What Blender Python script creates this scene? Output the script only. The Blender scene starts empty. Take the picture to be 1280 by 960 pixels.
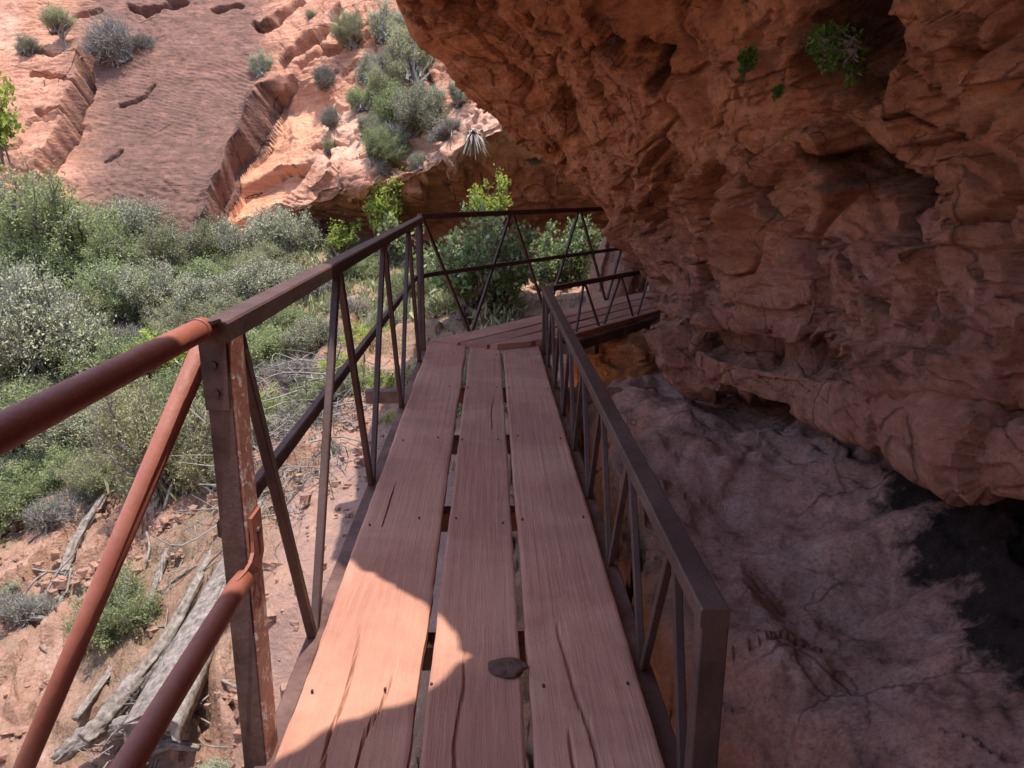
import bpy, math, random
import numpy as np
from mathutils import Vector
R = math.radians
# ------------------------------------------------------------------ camera
F, PITCH, CAMZ = 970.0, R(9), 1.41
scn = bpy.context.scene
cd = bpy.data.cameras.new('camera'); cam = bpy.data.objects.new('camera', cd)
scn.collection.objects.link(cam); scn.camera = cam
cam.location = (0, 0, CAMZ); cam.rotation_euler = (math.pi/2 - PITCH, 0, 0)
cd.sensor_width = 36; cd.lens = F/1280*36; cd.clip_start = 0.05; cd.clip_end = 500
# ------------------------------------------------------------------ light
SUN = np.array([.11, -.17, 1.0]); SUN = SUN/np.linalg.norm(SUN)
w = bpy.data.worlds.new('World'); scn.world = w; w.use_nodes = True
nt = w.node_tree; bg = nt.nodes['Background']
sky = nt.nodes.new('ShaderNodeTexSky'); sky.sky_type = 'NISHITA'; sky.sun_disc = False
sky.sun_elevation = math.asin(SUN[2]); sky.sun_rotation = math.atan2(SUN[0], SUN[1])
nt.links.new(sky.outputs[0], bg.inputs[0]); bg.inputs[1].default_value = 0.15
sl = bpy.data.lights.new('sun', 'SUN'); sl.energy = 2.1; sl.angle = R(.53); sl.color = (1, .955, .88)
so = bpy.data.objects.new('sun', sl); scn.collection.objects.link(so)
so.rotation_euler = Vector(SUN).to_track_quat('Z', 'Y').to_euler(); so.location = (3, -2, 30)
scn.view_settings.view_transform = 'Standard'; scn.view_settings.look = 'None'
scn.view_settings.exposure = 1.82; scn.view_settings.gamma = 1
scn.render.engine = 'CYCLES'
scn.cycles.max_bounces = 8; scn.cycles.diffuse_bounces = 6; scn.cycles.transparent_max_bounces = 8
C = scn.collection

# ------------------------------------------------------------------ numpy noise
def h3(ix, iy, iz, s):
    n = (ix.astype(np.int64)*374761393 + iy.astype(np.int64)*668265263 + iz.astype(np.int64)*2147483647 + s*974634777) & 0xffffffff
    n = ((n ^ (n >> 13))*1274126177) & 0xffffffff
    n = ((n ^ (n >> 16))*2246822519) & 0xffffffff
    n = (n ^ (n >> 15)) & 0xffffff
    return n/float(0xffffff)
def vn(p, s=0):
    i = np.floor(p); f = p - i; u = f*f*f*(f*(f*6-15)+10); i = i.astype(np.int64)
    r = 0
    for a in (0, 1):
        for b in (0, 1):
            for c in (0, 1):
                wt = (u[:, 0] if a else 1-u[:, 0])*(u[:, 1] if b else 1-u[:, 1])*(u[:, 2] if c else 1-u[:, 2])
                r = r + wt*h3(i[:, 0]+a, i[:, 1]+b, i[:, 2]+c, s)
    return r*2-1
def fbm(p, o=4, s=0, g=.5):
    a, t, q = 1, 0, p
    for k in range(o):
        t = t + a*vn(q, s+k); q = q*2.03 + 7.3; a *= g
    return t
def warp(p, k, sc, s=50):
    return p + k*np.stack([fbm(p*sc, 3, s), fbm(p*sc, 3, s+10), fbm(p*sc, 3, s+20)], 1)
def facet(p, s=0, tilt=1.0):
    """fractured-rock height: every voronoi cell is a plane with its own tilt and level; returns height and edge distance"""
    i = np.floor(p).astype(np.int64); best = np.full(len(p), 9.); sec = np.full(len(p), 9.); hh = np.zeros(len(p))
    for a in (-1, 0, 1):
        for b in (-1, 0, 1):
            for c in (-1, 0, 1):
                x, y, z = i[:, 0]+a, i[:, 1]+b, i[:, 2]+c
                j = [h3(x, y, z, s+k) for k in range(6)]
                d = p - np.stack([x+j[0], y+j[1], z+j[2]], 1)
                dd = np.sqrt((d*d).sum(1))
                hv = (j[3]-.5)*1.2 + tilt*((j[4]-.5)*d[:, 0] + (j[5]-.5)*d[:, 1] + (j[3]*7 % 1-.5)*d[:, 2])*1.6
                m = dd < best
                sec = np.where(m, best, np.minimum(sec, dd)); hh = np.where(m, hv, hh); best = np.where(m, dd, best)
    return hh, sec-best
def sm(a, b, x):
    t = np.clip((x-a)/(b-a), 0, 1); return t*t*(3-2*t)

def ray(px, py):
    x = (px-640)/F; u = (480-py)/F; c, s = math.cos(PITCH), math.sin(PITCH)
    return np.array([x, c+u*s, -s+u*c])
CAM = np.array([0, 0, CAMZ])
def P(px, py, D): return CAM + D*ray(px, py)

# ------------------------------------------------------------------ objects
def tag(o, label=None, cat=None, group=None, kind=None):
    if label: o['label'] = label
    if cat: o['category'] = cat
    if group: o['group'] = group
    if kind: o['kind'] = kind
    return o
def empty(name, loc=(0, 0, 0)):
    o = bpy.data.objects.new(name, None); C.objects.link(o); o.location = loc; o.empty_display_size = .2
    return o
def link(name, me, mat=None, parent=None, loc=None):
    if mat: me.materials.append(mat)
    o = bpy.data.objects.new(name, me); C.objects.link(o)
    if parent: o.parent = parent
    if loc is not None: o.location = loc
    return o
def npmesh(name, V, Q, smooth=False, attrs=None):
    """V (n,3), Q (m,4) or (m,3)"""
    V = np.asarray(V, np.float32); Q = np.asarray(Q, np.int32); k = Q.shape[1]
    me = bpy.data.meshes.new(name)
    me.vertices.add(len(V)); me.vertices.foreach_set('co', V.ravel())
    me.loops.add(Q.size); me.loops.foreach_set('vertex_index', Q.ravel())
    me.polygons.add(len(Q)); me.polygons.foreach_set('loop_start', np.arange(0, Q.size, k, dtype=np.int32))
    me.polygons.foreach_set('loop_total', np.full(len(Q), k, np.int32))
    me.polygons.foreach_set('use_smooth', np.full(len(Q), smooth, bool))
    for n, a in (attrs or {}).items():
        at = me.attributes.new(n, 'FLOAT', 'POINT'); at.data.foreach_set('value', np.asarray(a, np.float32))
    me.update(calc_edges=True); me.validate()
    return me
def gridq(nu, nv):
    i = np.arange(nu*nv).reshape(nu, nv)
    return np.stack([i[:-1, :-1], i[1:, :-1], i[1:, 1:], i[:-1, 1:]], -1).reshape(-1, 4)
def gnormals(G):
    a = np.gradient(G, axis=0); b = np.gradient(G, axis=1); n = np.cross(a, b)
    return n/(np.linalg.norm(n, axis=-1, keepdims=True)+1e-9)
def crspline(K, counts, axis):
    """centripetal-free catmull-rom through control slices along axis; counts = samples per segment"""
    K = np.moveaxis(K, axis, 0); out = []; n = len(K)
    for i in range(n-1):
        p1, p2 = K[i], K[i+1]; p0 = K[i-1] if i else 2*p1-p2; p3 = K[i+2] if i < n-2 else 2*p2-p1
        c = counts[i]
        for k in range(c):
            t = k/c
            out.append(.5*((2*p1)+(-p0+p2)*t+(2*p0-5*p1+4*p2-p3)*t*t+(-p0+3*p1-3*p2+p3)*t**3))
    out.append(K[-1])
    return np.moveaxis(np.array(out), 0, axis)

class MB:
    def __init__(s): s.v = []; s.q = []
    def bar(s, a, b, w, h, up=(0, 0, 1), ch=.12):
        """chamfered rectangular bar from a to b, width w (side), height h (up)"""
        a, b = np.array(a, float), np.array(b, float); t = b-a; t /= np.linalg.norm(t)
        up = np.array(up, float); sd = np.cross(t, up); sd /= np.linalg.norm(sd); u = np.cross(sd, t)
        c = min(w, h)*ch; x, y = w/2, h/2
        prof = [(x-c, -y), (x, -y+c), (x, y-c), (x-c, y), (-x+c, y), (-x, y-c), (-x, -y+c), (-x+c, -y)]
        s.loft([[p + sd*px + u*py for px, py in prof] for p in (a, b)], cap=True)
    def loft(s, rings, cap=True, closed=True):
        n = len(rings[0]); b0 = len(s.v)
        for r in rings: s.v += [tuple(p) for p in r]
        for i in range(len(rings)-1):
            for j in range(n if closed else n-1):
                k = (j+1) % n
                s.q.append((b0+i*n+j, b0+i*n+k, b0+(i+1)*n+k, b0+(i+1)*n+j))
        if cap:
            s.q.append(tuple(b0+j for j in range(n))[::-1])
            s.q.append(tuple(b0+(len(rings)-1)*n+j for j in range(n)))
    def tube(s, pts, rad, n=16, cap=True, flat=None):
        pts = [np.array(p, float) for p in pts]; rings = []
        ref = None
        for i, p in enumerate(pts):
            t = pts[min(i+1, len(pts)-1)]-pts[max(i-1, 0)]; t /= np.linalg.norm(t)
            if ref is None:
                ref = np.cross(t, (0, 0, 1) if abs(t[2]) < .9 else (1, 0, 0))
            ref = ref - t*(ref@t); ref /= np.linalg.norm(ref); o = np.cross(t, ref)
            r = rad[i] if hasattr(rad, '__len__') else rad
            rings.append([p + r*(math.cos(2*math.pi*k/n)*ref + math.sin(2*math.pi*k/n)*o) for k in range(n)])
        s.loft(rings, cap)
    def build(s, name, mat, parent=None, smooth=False, loc=None):
        me = bpy.data.meshes.new(name); org = np.array(loc) if loc is not None else 0
        me.from_pydata([tuple(np.array(v)-org) for v in s.v], [], s.q)
        if smooth:
            me.polygons.foreach_set('use_smooth', [len(p.vertices) == 4 for p in me.polygons])
        me.update()
        return link(name, me, mat, parent, loc)

# ------------------------------------------------------------------ materials
class NB:
    def __init__(s, name, rough=.9, spec=.25):
        s.m = bpy.data.materials.new(name); s.m.use_nodes = True; s.t = s.m.node_tree; s.N = s.t.nodes
        s.b = s.N['Principled BSDF']; s.b.inputs['Roughness'].default_value = rough
        s.b.inputs['Specular IOR Level'].default_value = spec
        s.co = s.N.new('ShaderNodeTexCoord').outputs['Object']; s.bh = []
    def l(s, a, b): s.t.links.new(a, b)
    def map(s, scale, rot=(0, 0, 0), src=None):
        n = s.N.new('ShaderNodeMapping'); n.inputs['Scale'].default_value = scale; n.inputs['Rotation'].default_value = rot
        s.l(src or s.co, n.inputs[0]); return n.outputs[0]
    def noise(s, sc, det=6, rough=.6, src=None, dist=0):
        n = s.N.new('ShaderNodeTexNoise'); n.inputs['Scale'].default_value = sc; n.inputs['Detail'].default_value = det
        n.inputs['Roughness'].default_value = rough; n.inputs['Distortion'].default_value = dist
        s.l(src or s.co, n.inputs['Vector']); return n.outputs[0]
    def voro(s, sc, feat='F1', src=None):
        n = s.N.new('ShaderNodeTexVoronoi'); n.inputs['Scale'].default_value = sc; n.feature = feat
        s.l(src or s.co, n.inputs['Vector']); return n.outputs['Distance']
    def attr(s, name):
        n = s.N.new('ShaderNodeAttribute'); n.attribute_name = name; return n.outputs['Fac']
    def island(s):
        return s.N.new('ShaderNodeNewGeometry').outputs['Random Per Island']
    def objrand(s):
        return s.N.new('ShaderNodeObjectInfo').outputs['Random']
    def ramp(s, fac, stops):
        n = s.N.new('ShaderNodeValToRGB'); e = n.color_ramp.elements
        while len(e) < len(stops): e.new(.5)
        for el, (p, c) in zip(e, stops):
            el.position = p; el.color = (*c, 1) if hasattr(c, '__len__') else (c, c, c, 1)
        s.l(fac, n.inputs[0]); return n.outputs[0]
    def mix(s, fac, a, b, mode='MIX'):
        n = s.N.new('ShaderNodeMix'); n.data_type = 'RGBA'; n.blend_type = mode
        for v, i in ((fac, 0), (a, 6), (b, 7)):
            if hasattr(v, 'is_linked'): s.l(v, n.inputs[i])
            elif i == 0: n.inputs[0].default_value = v
            else: n.inputs[i].default_value = (*v, 1) if hasattr(v, '__len__') else (v, v, v, 1)
        return n.outputs[2]
    def math(s, op, a, b=0):
        n = s.N.new('ShaderNodeMath'); n.operation = op
        for i, v in enumerate((a, b)):
            if hasattr(v, 'is_linked'): s.l(v, n.inputs[i])
            else: n.inputs[i].default_value = v
        return n.outputs[0]
    def wcoord(s, k, sc=1.5):
        n = s.N.new('ShaderNodeTexNoise'); n.inputs['Scale'].default_value = sc; n.inputs['Detail'].default_value = 5; s.l(s.co, n.inputs['Vector'])
        a = s.N.new('ShaderNodeVectorMath'); a.operation = 'SCALE'; a.inputs['Scale'].default_value = k; s.l(n.outputs['Color'], a.inputs[0])
        b = s.N.new('ShaderNodeVectorMath'); s.l(s.co, b.inputs[0]); s.l(a.outputs[0], b.inputs[1]); return b.outputs[0]
    def color(s, c): s.l(c, s.b.inputs['Base Color'])
    def rough(s, c): s.l(c, s.b.inputs['Roughness'])
    def bump(s, h, dist=.02, strength=1.0):
        n = s.N.new('ShaderNodeBump'); n.inputs['Distance'].default_value = dist; n.inputs['Strength'].default_value = strength
        s.l(h, n.inputs['Height'])
        if s.bh: s.l(s.bh[-1], n.inputs['Normal'])
        s.bh.append(n.outputs[0]); s.l(n.outputs[0], s.b.inputs['Normal'])

def rock_mat(name, c_dark, c_mid, c_light, c_pale, laminate=0, extra=None, bscale=1.0, laminrot=(.25, .12, 0)):
    m = NB(name, .92, .18)
    big = m.noise(.8, 5, .6, dist=.6); med = m.noise(3.5, 8, .68, dist=.8); fine = m.noise(26, 8, .7)
    col = m.ramp(med, [(.28, c_dark), (.45, c_mid), (.6, c_light), (.78, c_pale)])
    col2 = m.ramp(big, [(.3, c_dark), (.5, c_mid), (.7, c_light)])
    col = m.mix(.5, col, col2)
    if laminate:
        lm = m.noise(1.0, 7, .7, m.map((.6, .6, 9), laminrot), .5)
        col = m.mix(m.math('MULTIPLY', m.ramp(lm, [(.38, 1), (.52, 0)]), laminate), col, c_dark)
        m.bump(lm, .12*min(1, laminate*1.6) if name != 'cliff_sandstone' else .025)
    sp = m.ramp(fine, [(.3, .62), (.5, 1.0), (.72, 1.25)])
    col = m.mix(.75, col, sp, 'MULTIPLY')
    if extra: col = extra(m, col)
    m.color(col)
    m.bump(m.noise(7*bscale, 10, .72, dist=.4), .03 if name == 'cliff_sandstone' else .08)
    m.bump(m.voro(14*bscale, 'F1', m.map((1, 1, 1.8))), .02, .6)
    m.bump(fine, .018)
    return m.m

def wall_extra(m, col):
    # iron-orange upper rock, purple-grey weathered band by the ledge, rare black seep streaks
    z = m.attr('low')
    n = m.noise(1.6, 7, .65, dist=1)
    f = m.math('MULTIPLY', m.ramp(m.math('ADD', z, m.math('MULTIPLY', n, .8)), [(.62, 0), (.98, 1)]), .55)
    col = m.mix(f, col, m.ramp(m.noise(9, 8, .7), [(.3, (.14, .062, .055)), (.55, (.32, .165, .145)), (.75, (.5, .32, .29))]))
    spots = m.ramp(m.noise(2.3, 9, .75, dist=1.5), [(.35, 1), (.43, 0)])
    col = m.mix(m.math('MULTIPLY', spots, .75), col, (.045, .022, .018))
    col = m.mix(m.math('MULTIPLY', m.attr('crackdark'), .8), col, (.03, .018, .015))
    pk = m.ramp(m.noise(1.9, 10, .72, dist=.8, src=m.map((1, 1, 1.3))), [(.52, 0), (.64, 1)])
    col = m.mix(m.math('MULTIPLY', pk, .5), col, (.62, .30, .17))
    for sc_, wd_, lo_ in ((1.1, .010, .50), (3.0, .012, .54)):
        e = m.voro(sc_, 'DISTANCE_TO_EDGE', m.wcoord(.3, 1.6)); k = m.ramp(e, [(0, 1), (wd_, 0)])
        k = m.math('MULTIPLY', k, m.ramp(m.noise(1.7*sc_*.6, 4, .6), [(lo_, 0), (lo_+.05, 1)]))
        col = m.mix(m.math('MULTIPLY', k, .7), col, (.05, .022, .015)); m.bump(m.math('SUBTRACT', 1.0, k), .03)
    dust = m.ramp(m.noise(5, 9, .75), [(.6, 0), (.74, 1)])
    return m.mix(m.math('MULTIPLY', dust, .45), col, (.52, .3, .2))
M = {}
M['wall'] = rock_mat('overhang_rock', (.26, .088, .04), (.54, .21, .1), (.63, .29, .145), (.7, .42, .26), .55, wall_extra, laminrot=(.1, .5, 0))

def cliff_extra(m, col):
    v = m.attr('varnish'); n = m.noise(2.2, 8, .7, m.map((1, 1, 2.5), (.3, .15, 0)), 1)
    f = m.ramp(m.math('ADD', v, m.math('MULTIPLY', n, .7)), [(.5, 0), (.86, 1)])
    streak = m.noise(1.2, 6, .7, m.map((3.5, 3.5, .25)), .3)
    vc = m.ramp(m.math('ADD', m.math('MULTIPLY', streak, .6), m.math('MULTIPLY', n, .4)), [(.35, (.065, .038, .032)), (.5, (.115, .062, .05)), (.7, (.21, .11, .08))])
    col = m.mix(m.math('MULTIPLY', f, .9), col, vc)
    col = m.mix(m.math('MULTIPLY', m.attr('fresh'), .7), col, m.ramp(n, [(.3, (.56, .24, .13)), (.7, (.68, .34, .2))]))  # orange recess; its alcove share stands in for bounced light
    for sc_, wd_, lo_ in ((.26, .004, .50),):
        e = m.voro(sc_, 'DISTANCE_TO_EDGE', m.map((1, 1, 2.2), (.25, .35, 0), m.wcoord(.35, .9))); k = m.ramp(e, [(0, 1), (wd_, 0)])
        k = m.math('MULTIPLY', k, m.ramp(m.noise(.6, 4, .6), [(lo_, 0), (lo_+.05, 1)]))
        col = m.mix(m.math('MULTIPLY', k, .75), col, (.07, .035, .025)); m.bump(m.math('SUBTRACT', 1.0, k), .05)
    bd = m.ramp(m.noise(1.0, 8, .75, m.map((.35, .35, 6), (.25, .2, 0)), .6), [(.36, .7), (.5, 1.0), (.66, 1.18)])
    col = m.mix(.8, col, bd, 'MULTIPLY')
    p = m.attr('pale')
    f2 = m.ramp(m.math('ADD', p, m.math('MULTIPLY', m.noise(1.4, 8, .7), .8)), [(.75, 0), (1.0, 1)])
    return m.mix(m.math('MULTIPLY', f2, .5), col, (.66, .43, .31))
M['cliff'] = rock_mat('cliff_sandstone', (.24, .105, .065), (.42, .195, .12), (.52, .265, .17), (.62, .4, .29), .5, cliff_extra, .6)

def ground_extra(m, col):
    s = m.attr('slab')   # smooth bedrock slab
    col = m.mix(m.math('MULTIPLY', s, .8), col, m.ramp(m.noise(2.5, 8, .65, dist=1), [(.35, (.3, .19, .165)), (.55, (.44, .26, .2)), (.68, (.52, .3, .2))]))
    d = m.attr('dirt')   # leaf litter and soil under the brush
    col = m.mix(m.math('MULTIPLY', d, m.ramp(m.noise(3, 8, .7), [(.35, .2), (.6, .9)])), col, m.ramp(m.noise(60, 4, .7), [(.35, (.12, .075, .045)), (.65, (.33, .24, .15))]))
    fl = m.attr('floor')  # alcove floor: dusty purple grey rock
    col = m.mix(m.math('MULTIPLY', fl, .85), col, m.ramp(m.noise(3.2, 9, .68, dist=.3), [(.3, (.27, .12, .09)), (.46, (.48, .24, .19)), (.6, (.58, .32, .26)), (.72, (.68, .45, .38))]))
    cr = m.ramp(m.voro(3.2, 'DISTANCE_TO_EDGE', m.wcoord(.5)), [(.0, 1), (.035, 0)]); cr = m.math('MULTIPLY', m.math('MULTIPLY', cr, fl), m.ramp(m.noise(1.3, 4, .6), [(.5, 0), (.6, .7)]))
    col = m.mix(cr, col, (.09, .04, .03))
    gr = m.ramp(m.noise(55, 6, .75), [(.34, .6), (.5, 1), (.7, 1.25)]); col = m.mix(fl, col, m.mix(1, col, gr, 'MULTIPLY'))
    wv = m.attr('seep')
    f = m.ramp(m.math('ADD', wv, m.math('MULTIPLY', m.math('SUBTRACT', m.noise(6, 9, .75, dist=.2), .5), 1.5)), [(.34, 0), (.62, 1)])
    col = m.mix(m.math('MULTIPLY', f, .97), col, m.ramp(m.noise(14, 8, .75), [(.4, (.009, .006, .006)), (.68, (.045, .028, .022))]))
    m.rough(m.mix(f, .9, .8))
    return col
M['ground'] = rock_mat('canyon_ground', (.25, .125, .08), (.4, .22, .145), (.5, .31, .22), (.6, .44, .34), .2, ground_extra)
M['boulder'] = rock_mat('boulder_rock', (.26, .13, .09), (.42, .23, .16), (.5, .32, .24), (.6, .44, .35), .3)
M['orange'] = rock_mat('orange_rock', (.5, .2, .09), (.78, .38, .17), (.82, .46, .22), (.85, .55, .33), .6)

def wood_mat():
    m = NB('plank_wood', .85, .2)
    r = m.objrand(); sep = m.N.new('ShaderNodeCombineXYZ'); m.l(m.math('MULTIPLY', r, 9.0), sep.inputs[0])
    m.l(m.math('MULTIPLY', r, 23.0), sep.inputs[1])
    add = m.N.new('ShaderNodeVectorMath'); m.l(m.co, add.inputs[0]); m.l(sep.outputs[0], add.inputs[1]); q = add.outputs[0]
    g = m.noise(6, 8, .65, m.map((9, .35, 3), src=q), 1.2); ff = m.noise(30, 5, .6, m.map((8, .25, 2), src=q), .4)
    cl = m.noise(2.5, 8, .6, q, .4)
    col = m.ramp(g, [(.3, (.30, .125, .085)), (.5, (.35, .155, .108)), (.7, (.40, .19, .135))])
    col = m.mix(.6, col, m.ramp(ff, [(.3, .92), (.6, 1.03)]), 'MULTIPLY')
    col = m.mix(m.ramp(cl, [(.35, .5), (.62, 0)]), col, (.29, .14, .1))
    st = m.ramp(m.noise(11, 4, .6, q, 1), [(.7, 0), (.78, .7)])
    col = m.mix(st, col, (.14, .07, .055))
    ds = m.ramp(m.noise(1.7, 7, .65, q, .6), [(.42, 0), (.62, .55)]); col = m.mix(ds, col, (.48, .25, .165))
    col = m.mix(1, col, m.ramp(r, [(0, .86), (1, 1.1)]), 'MULTIPLY')
    m.color(col); m.bump(g, .003); m.bump(ff, .0014); m.bump(m.noise(40, 6, .7, q), .002)
    return m.m
M['plank'] = wood_mat()
def metal_mat(name, c, worn, wornamt, dust=(.4, .24, .18), dustamt=.35, rough=.55, rust=.35):
    m = NB(name, rough, .4)
    n = m.noise(9, 8, .72); n2 = m.noise(38, 6, .7)
    col = m.mix(m.math('MULTIPLY', m.ramp(n, [(.42, 0), (.62, 1)]), rust), c, tuple(k*.5 for k in c))
    col = m.mix(m.math('MULTIPLY', m.ramp(m.noise(3, 7, .7), [(.45, 0), (.7, 1)]), dustamt), col, dust)
    f = m.ramp(m.noise(22, 9, .78, dist=.5), [(wornamt, 0), (wornamt+.03, 1)])
    col = m.mix(f, col, worn)
    m.color(col); m.rough(m.ramp(n2, [(.3, rough-.1), (.7, rough+.2)])); m.bump(n2, .0015); m.bump(n, .003)
    return m.m
M['metal'] = metal_mat('brown_painted_steel', (.062, .031, .025), (.3, .19, .16), .69, (.22, .13, .11), .25)
M['pipe'] = metal_mat('red_painted_pipe', (.25, .075, .045), (.42, .27, .2), .655, (.4, .17, .12), .35, .5, .25)
M['flaky'] = metal_mat('flaking_sunlit_steel', (.36, .14, .1), (.62, .5, .44), .54, rust=.3)  # flaking paint over a base lightened as if sunlit
M['darkflange'] = metal_mat('shaded_rusty_flange', (.06, .028, .022), (.24, .15, .11), .63, rust=.6)  # rusty steel darkened as if shaded, for the camera-side flange
M['beam'] = metal_mat('dull_brown_beam', (.075, .03, .023), (.3, .17, .13), .68)
def simple(name, stops, sc=8, det=6, rough=.9, stretch=(1, 1, 1), bump=.004):
    m = NB(name, rough, .2); n = m.noise(sc, det, .65, m.map(stretch)); m.color(m.ramp(n, stops)); m.bump(n, bump); return m.m
M['deadwood'] = simple('weathered_grey_wood', [(.3, (.07, .055, .045)), (.5, (.19, .155, .13)), (.72, (.32, .27, .23))], 16, 9, .9, (1, 1, 1), .02)
M['bark'] = simple('brown_grey_bark', [(.3, (.09, .065, .05)), (.7, (.24, .19, .16))], 30, 6, .95, (1, 1, .3))
M['twig'] = simple('grey_twigs', [(.3, (.13, .11, .1)), (.7, (.28, .25, .23))], 12)
M['nail'] = simple('rusty_nail', [(.3, (.05, .03, .025)), (.7, (.1, .06, .05))], 40)
M['clod'] = simple('brown_dirt', [(.3, (.07, .035, .027)), (.7, (.14, .075, .055))], 30, 8)

def leaf_mat(name, cs, tr=.35, hue=.0):
    m = NB(name, .85, .08)
    r = m.island(); n = len(cs)
    stops = [((k+.5)/n, c) for k, c in enumerate(cs)]
    col = m.ramp(r, stops)
    o = m.ramp(m.objrand(), [(0, .8), (1, 1.2)])
    col = m.mix(1, col, o, 'MULTIPLY')
    big = m.ramp(m.noise(2.2, 3, .5), [(.35, .72), (.65, 1.2)])
    col = m.mix(.8, col, big, 'MULTIPLY')
    m.color(col)
    t = m.N.new('ShaderNodeBsdfTranslucent'); m.l(col, t.inputs[0])
    mx = m.N.new('ShaderNodeMixShader'); mx.inputs[0].default_value = tr
    m.l(m.b.outputs[0], mx.inputs[1]); m.l(t.outputs[0], mx.inputs[2]); m.l(mx.outputs[0], m.N['Material Output'].inputs[0])
    return m.m
M['leaf_green'] = leaf_mat('fresh_green_leaf', [(.22, .27, .1), (.31, .35, .15), (.39, .42, .21), (.26, .3, .13)])
M['leaf_grey'] = leaf_mat('grey_green_leaf', [(.27, .29, .17), (.34, .35, .21), (.37, .37, .24), (.31, .32, .2), (.36, .32, .24)], .2)
M['leaf_olive'] = leaf_mat('olive_leaf', [(.25, .25, .12), (.33, .33, .17), (.4, .39, .21), (.29, .28, .15)], .25)
M['leaf_lime'] = leaf_mat('yellow_green_leaf', [(.33, .42, .07), (.45, .5, .1), (.26, .38, .07), (.52, .53, .16)], .5)
M['leaf_maple'] = leaf_mat('pale_tree_leaf', [(.13, .19, .06), (.22, .28, .1), (.32, .38, .18), (.1, .15, .05), (.4, .45, .28)], .4)
M['leaf_dry'] = leaf_mat('dry_blade', [(.36, .31, .26), (.5, .44, .37), (.3, .25, .21)], .2)
M['leaf_fern'] = leaf_mat('fern_leaf', [(.05, .11, .02), (.09, .17, .03), (.12, .2, .04)], .4)

# ------------------------------------------------------------------ the walkway frames
def nz(v): return v/np.linalg.norm(v)
t1 = nz(ray(612, 226)); s1 = nz(np.cross(t1, (0, 0, 1))); n1 = np.cross(s1, t1); O1 = CAM-1.4*n1
t2 = nz(ray(1355, 236)); s2 = nz(np.cross(t2, (0, 0, 1))); n2 = np.cross(s2, t2); O2 = O1-.56*s1+6.85*t1
def W1(a, b, h): return O1+a*s1+b*t1+h*n1
def W2(a, b, h): return O2+a*s2+b*t2+h*n2
#------------------------------------------------------------------ ground
ctrl = [  # (px, py, D) seen ground
 (1280, 960, 2.05), (1100, 950, 2.3), (960, 940, 2.5), (1280, 800, 2.5), (1280, 690, 2.95), (1130, 800, 2.9), (1130, 640, 3.6), (1000, 760, 3.3), (1000, 600, 4.2),
 (900, 560, 4.9), (900, 800, 3.0), (900, 650, 4.1), (820, 500, 6.1), (770, 500, 5.9), (770, 560, 5.0), (790, 650, 4.0), (740, 480, 6.5), (845, 800, 2.95), (720, 600, 4.9), (800, 780, 3.2),
 (0, 960, 7.0), (130, 900, 6.9), (200, 900, 6.6), (0, 780, 8.4), (150, 700, 8.6), (0, 640, 10.5), (200, 620, 9.6), (340, 900, 5.9), (340, 760, 6.4), (420, 700, 6.6), (380, 620, 7.8), (440, 560, 8.6), (470, 500, 9.8),
 (300, 520, 11.0), (100, 450, 13.2), (400, 430, 12.2), (0, 340, 15.6), (200, 350, 15.4), (300, 330, 16.0), (410, 330, 15.6), (460, 345, 15.5), (500, 400, 13), (580, 400, 11.5), (640, 380, 12), (700, 345, 15), (-250, 700, 9.5), (-250, 450, 13.5), (-250, 960, 6.8), (-350, 330, 16.5)]
cp = [P(*c) for c in ctrl]
cp += [np.array(c, float) for c in [  # world points out of view: under the walkway, under the overhang, behind the camera, far outside
 (.1, 1.2, -1.3), (.2, 3, -1.1), (.3, 5, -.6), (-.6, 4, -1.9), (-.6, 2, -2.6), (0, 6.6, -.7), (.9, 6.9, .15), (1.2, 8.0, .1), (1.6, 9.2, .45), (2.6, 9.6, .7), (.6, 8.6, -.3), (.6, 9.8, -.2), (2.2, 12, .9), (2.5, 2.5, .62), (2.6, 5, .55), (2.3, 7, .6), (2.0, 0, .1), (1, 0, -.5), (.8, -2, -.6), (-1, 0, -3),
 (-3, 0, -3.7), (-7, 0, -3.8), (-4, -5, -4), (1.5, -5, 0), (3, -5, .6), (-10, -6, -4), (-14, 4, -2.5), (-18, 10, .5), (-24, 0, 0), (-20, 18, 4), (-8, 20, 3.6), (0, 20, 2.2), (6, 18, 2), (8, 10, 2), (6, 3, 1.2), (-24, -20, 2), (6, -14, 2), (-6, -20, -3.5)]]
cp = np.array(cp)
def tpsk(r): return np.where(r > 1e-9, r*r*np.log(np.maximum(r, 1e-9)), 0)
A_ = tpsk(np.linalg.norm(cp[:, None, :2]-cp[None, :, :2], axis=2)) + np.eye(len(cp))*.03
Pm = np.c_[np.ones(len(cp)), cp[:, :2]]
sol = np.linalg.solve(np.block([[A_, Pm], [Pm.T, np.zeros((3, 3))]]), np.r_[cp[:, 2], 0, 0, 0])
def gz(xy):
    xy = np.atleast_2d(xy); out = np.zeros(len(xy))
    for k in range(0, len(xy), 20000):
        q = xy[k:k+20000]
        out[k:k+20000] = tpsk(np.linalg.norm(q[:, None]-cp[None, :, :2], axis=2))@sol[:len(cp)] + np.c_[np.ones(len(q)), q]@sol[len(cp):]
    r = np.linalg.norm(xy-[0, 6], axis=1)
    k = sm(20, 32, r)
    return out*(1-k) + k*(6+.25*np.clip(r-32, 0, 100))
def hit(px, py):
    d = ray(px, py); D = np.linspace(1.2, 30, 900); p = CAM+D[:, None]*d
    u = p[:, 2]-gz(p[:, :2]); i = np.argmax(u < 0)
    return p[i] if u[i] < 0 else p[-1]
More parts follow.
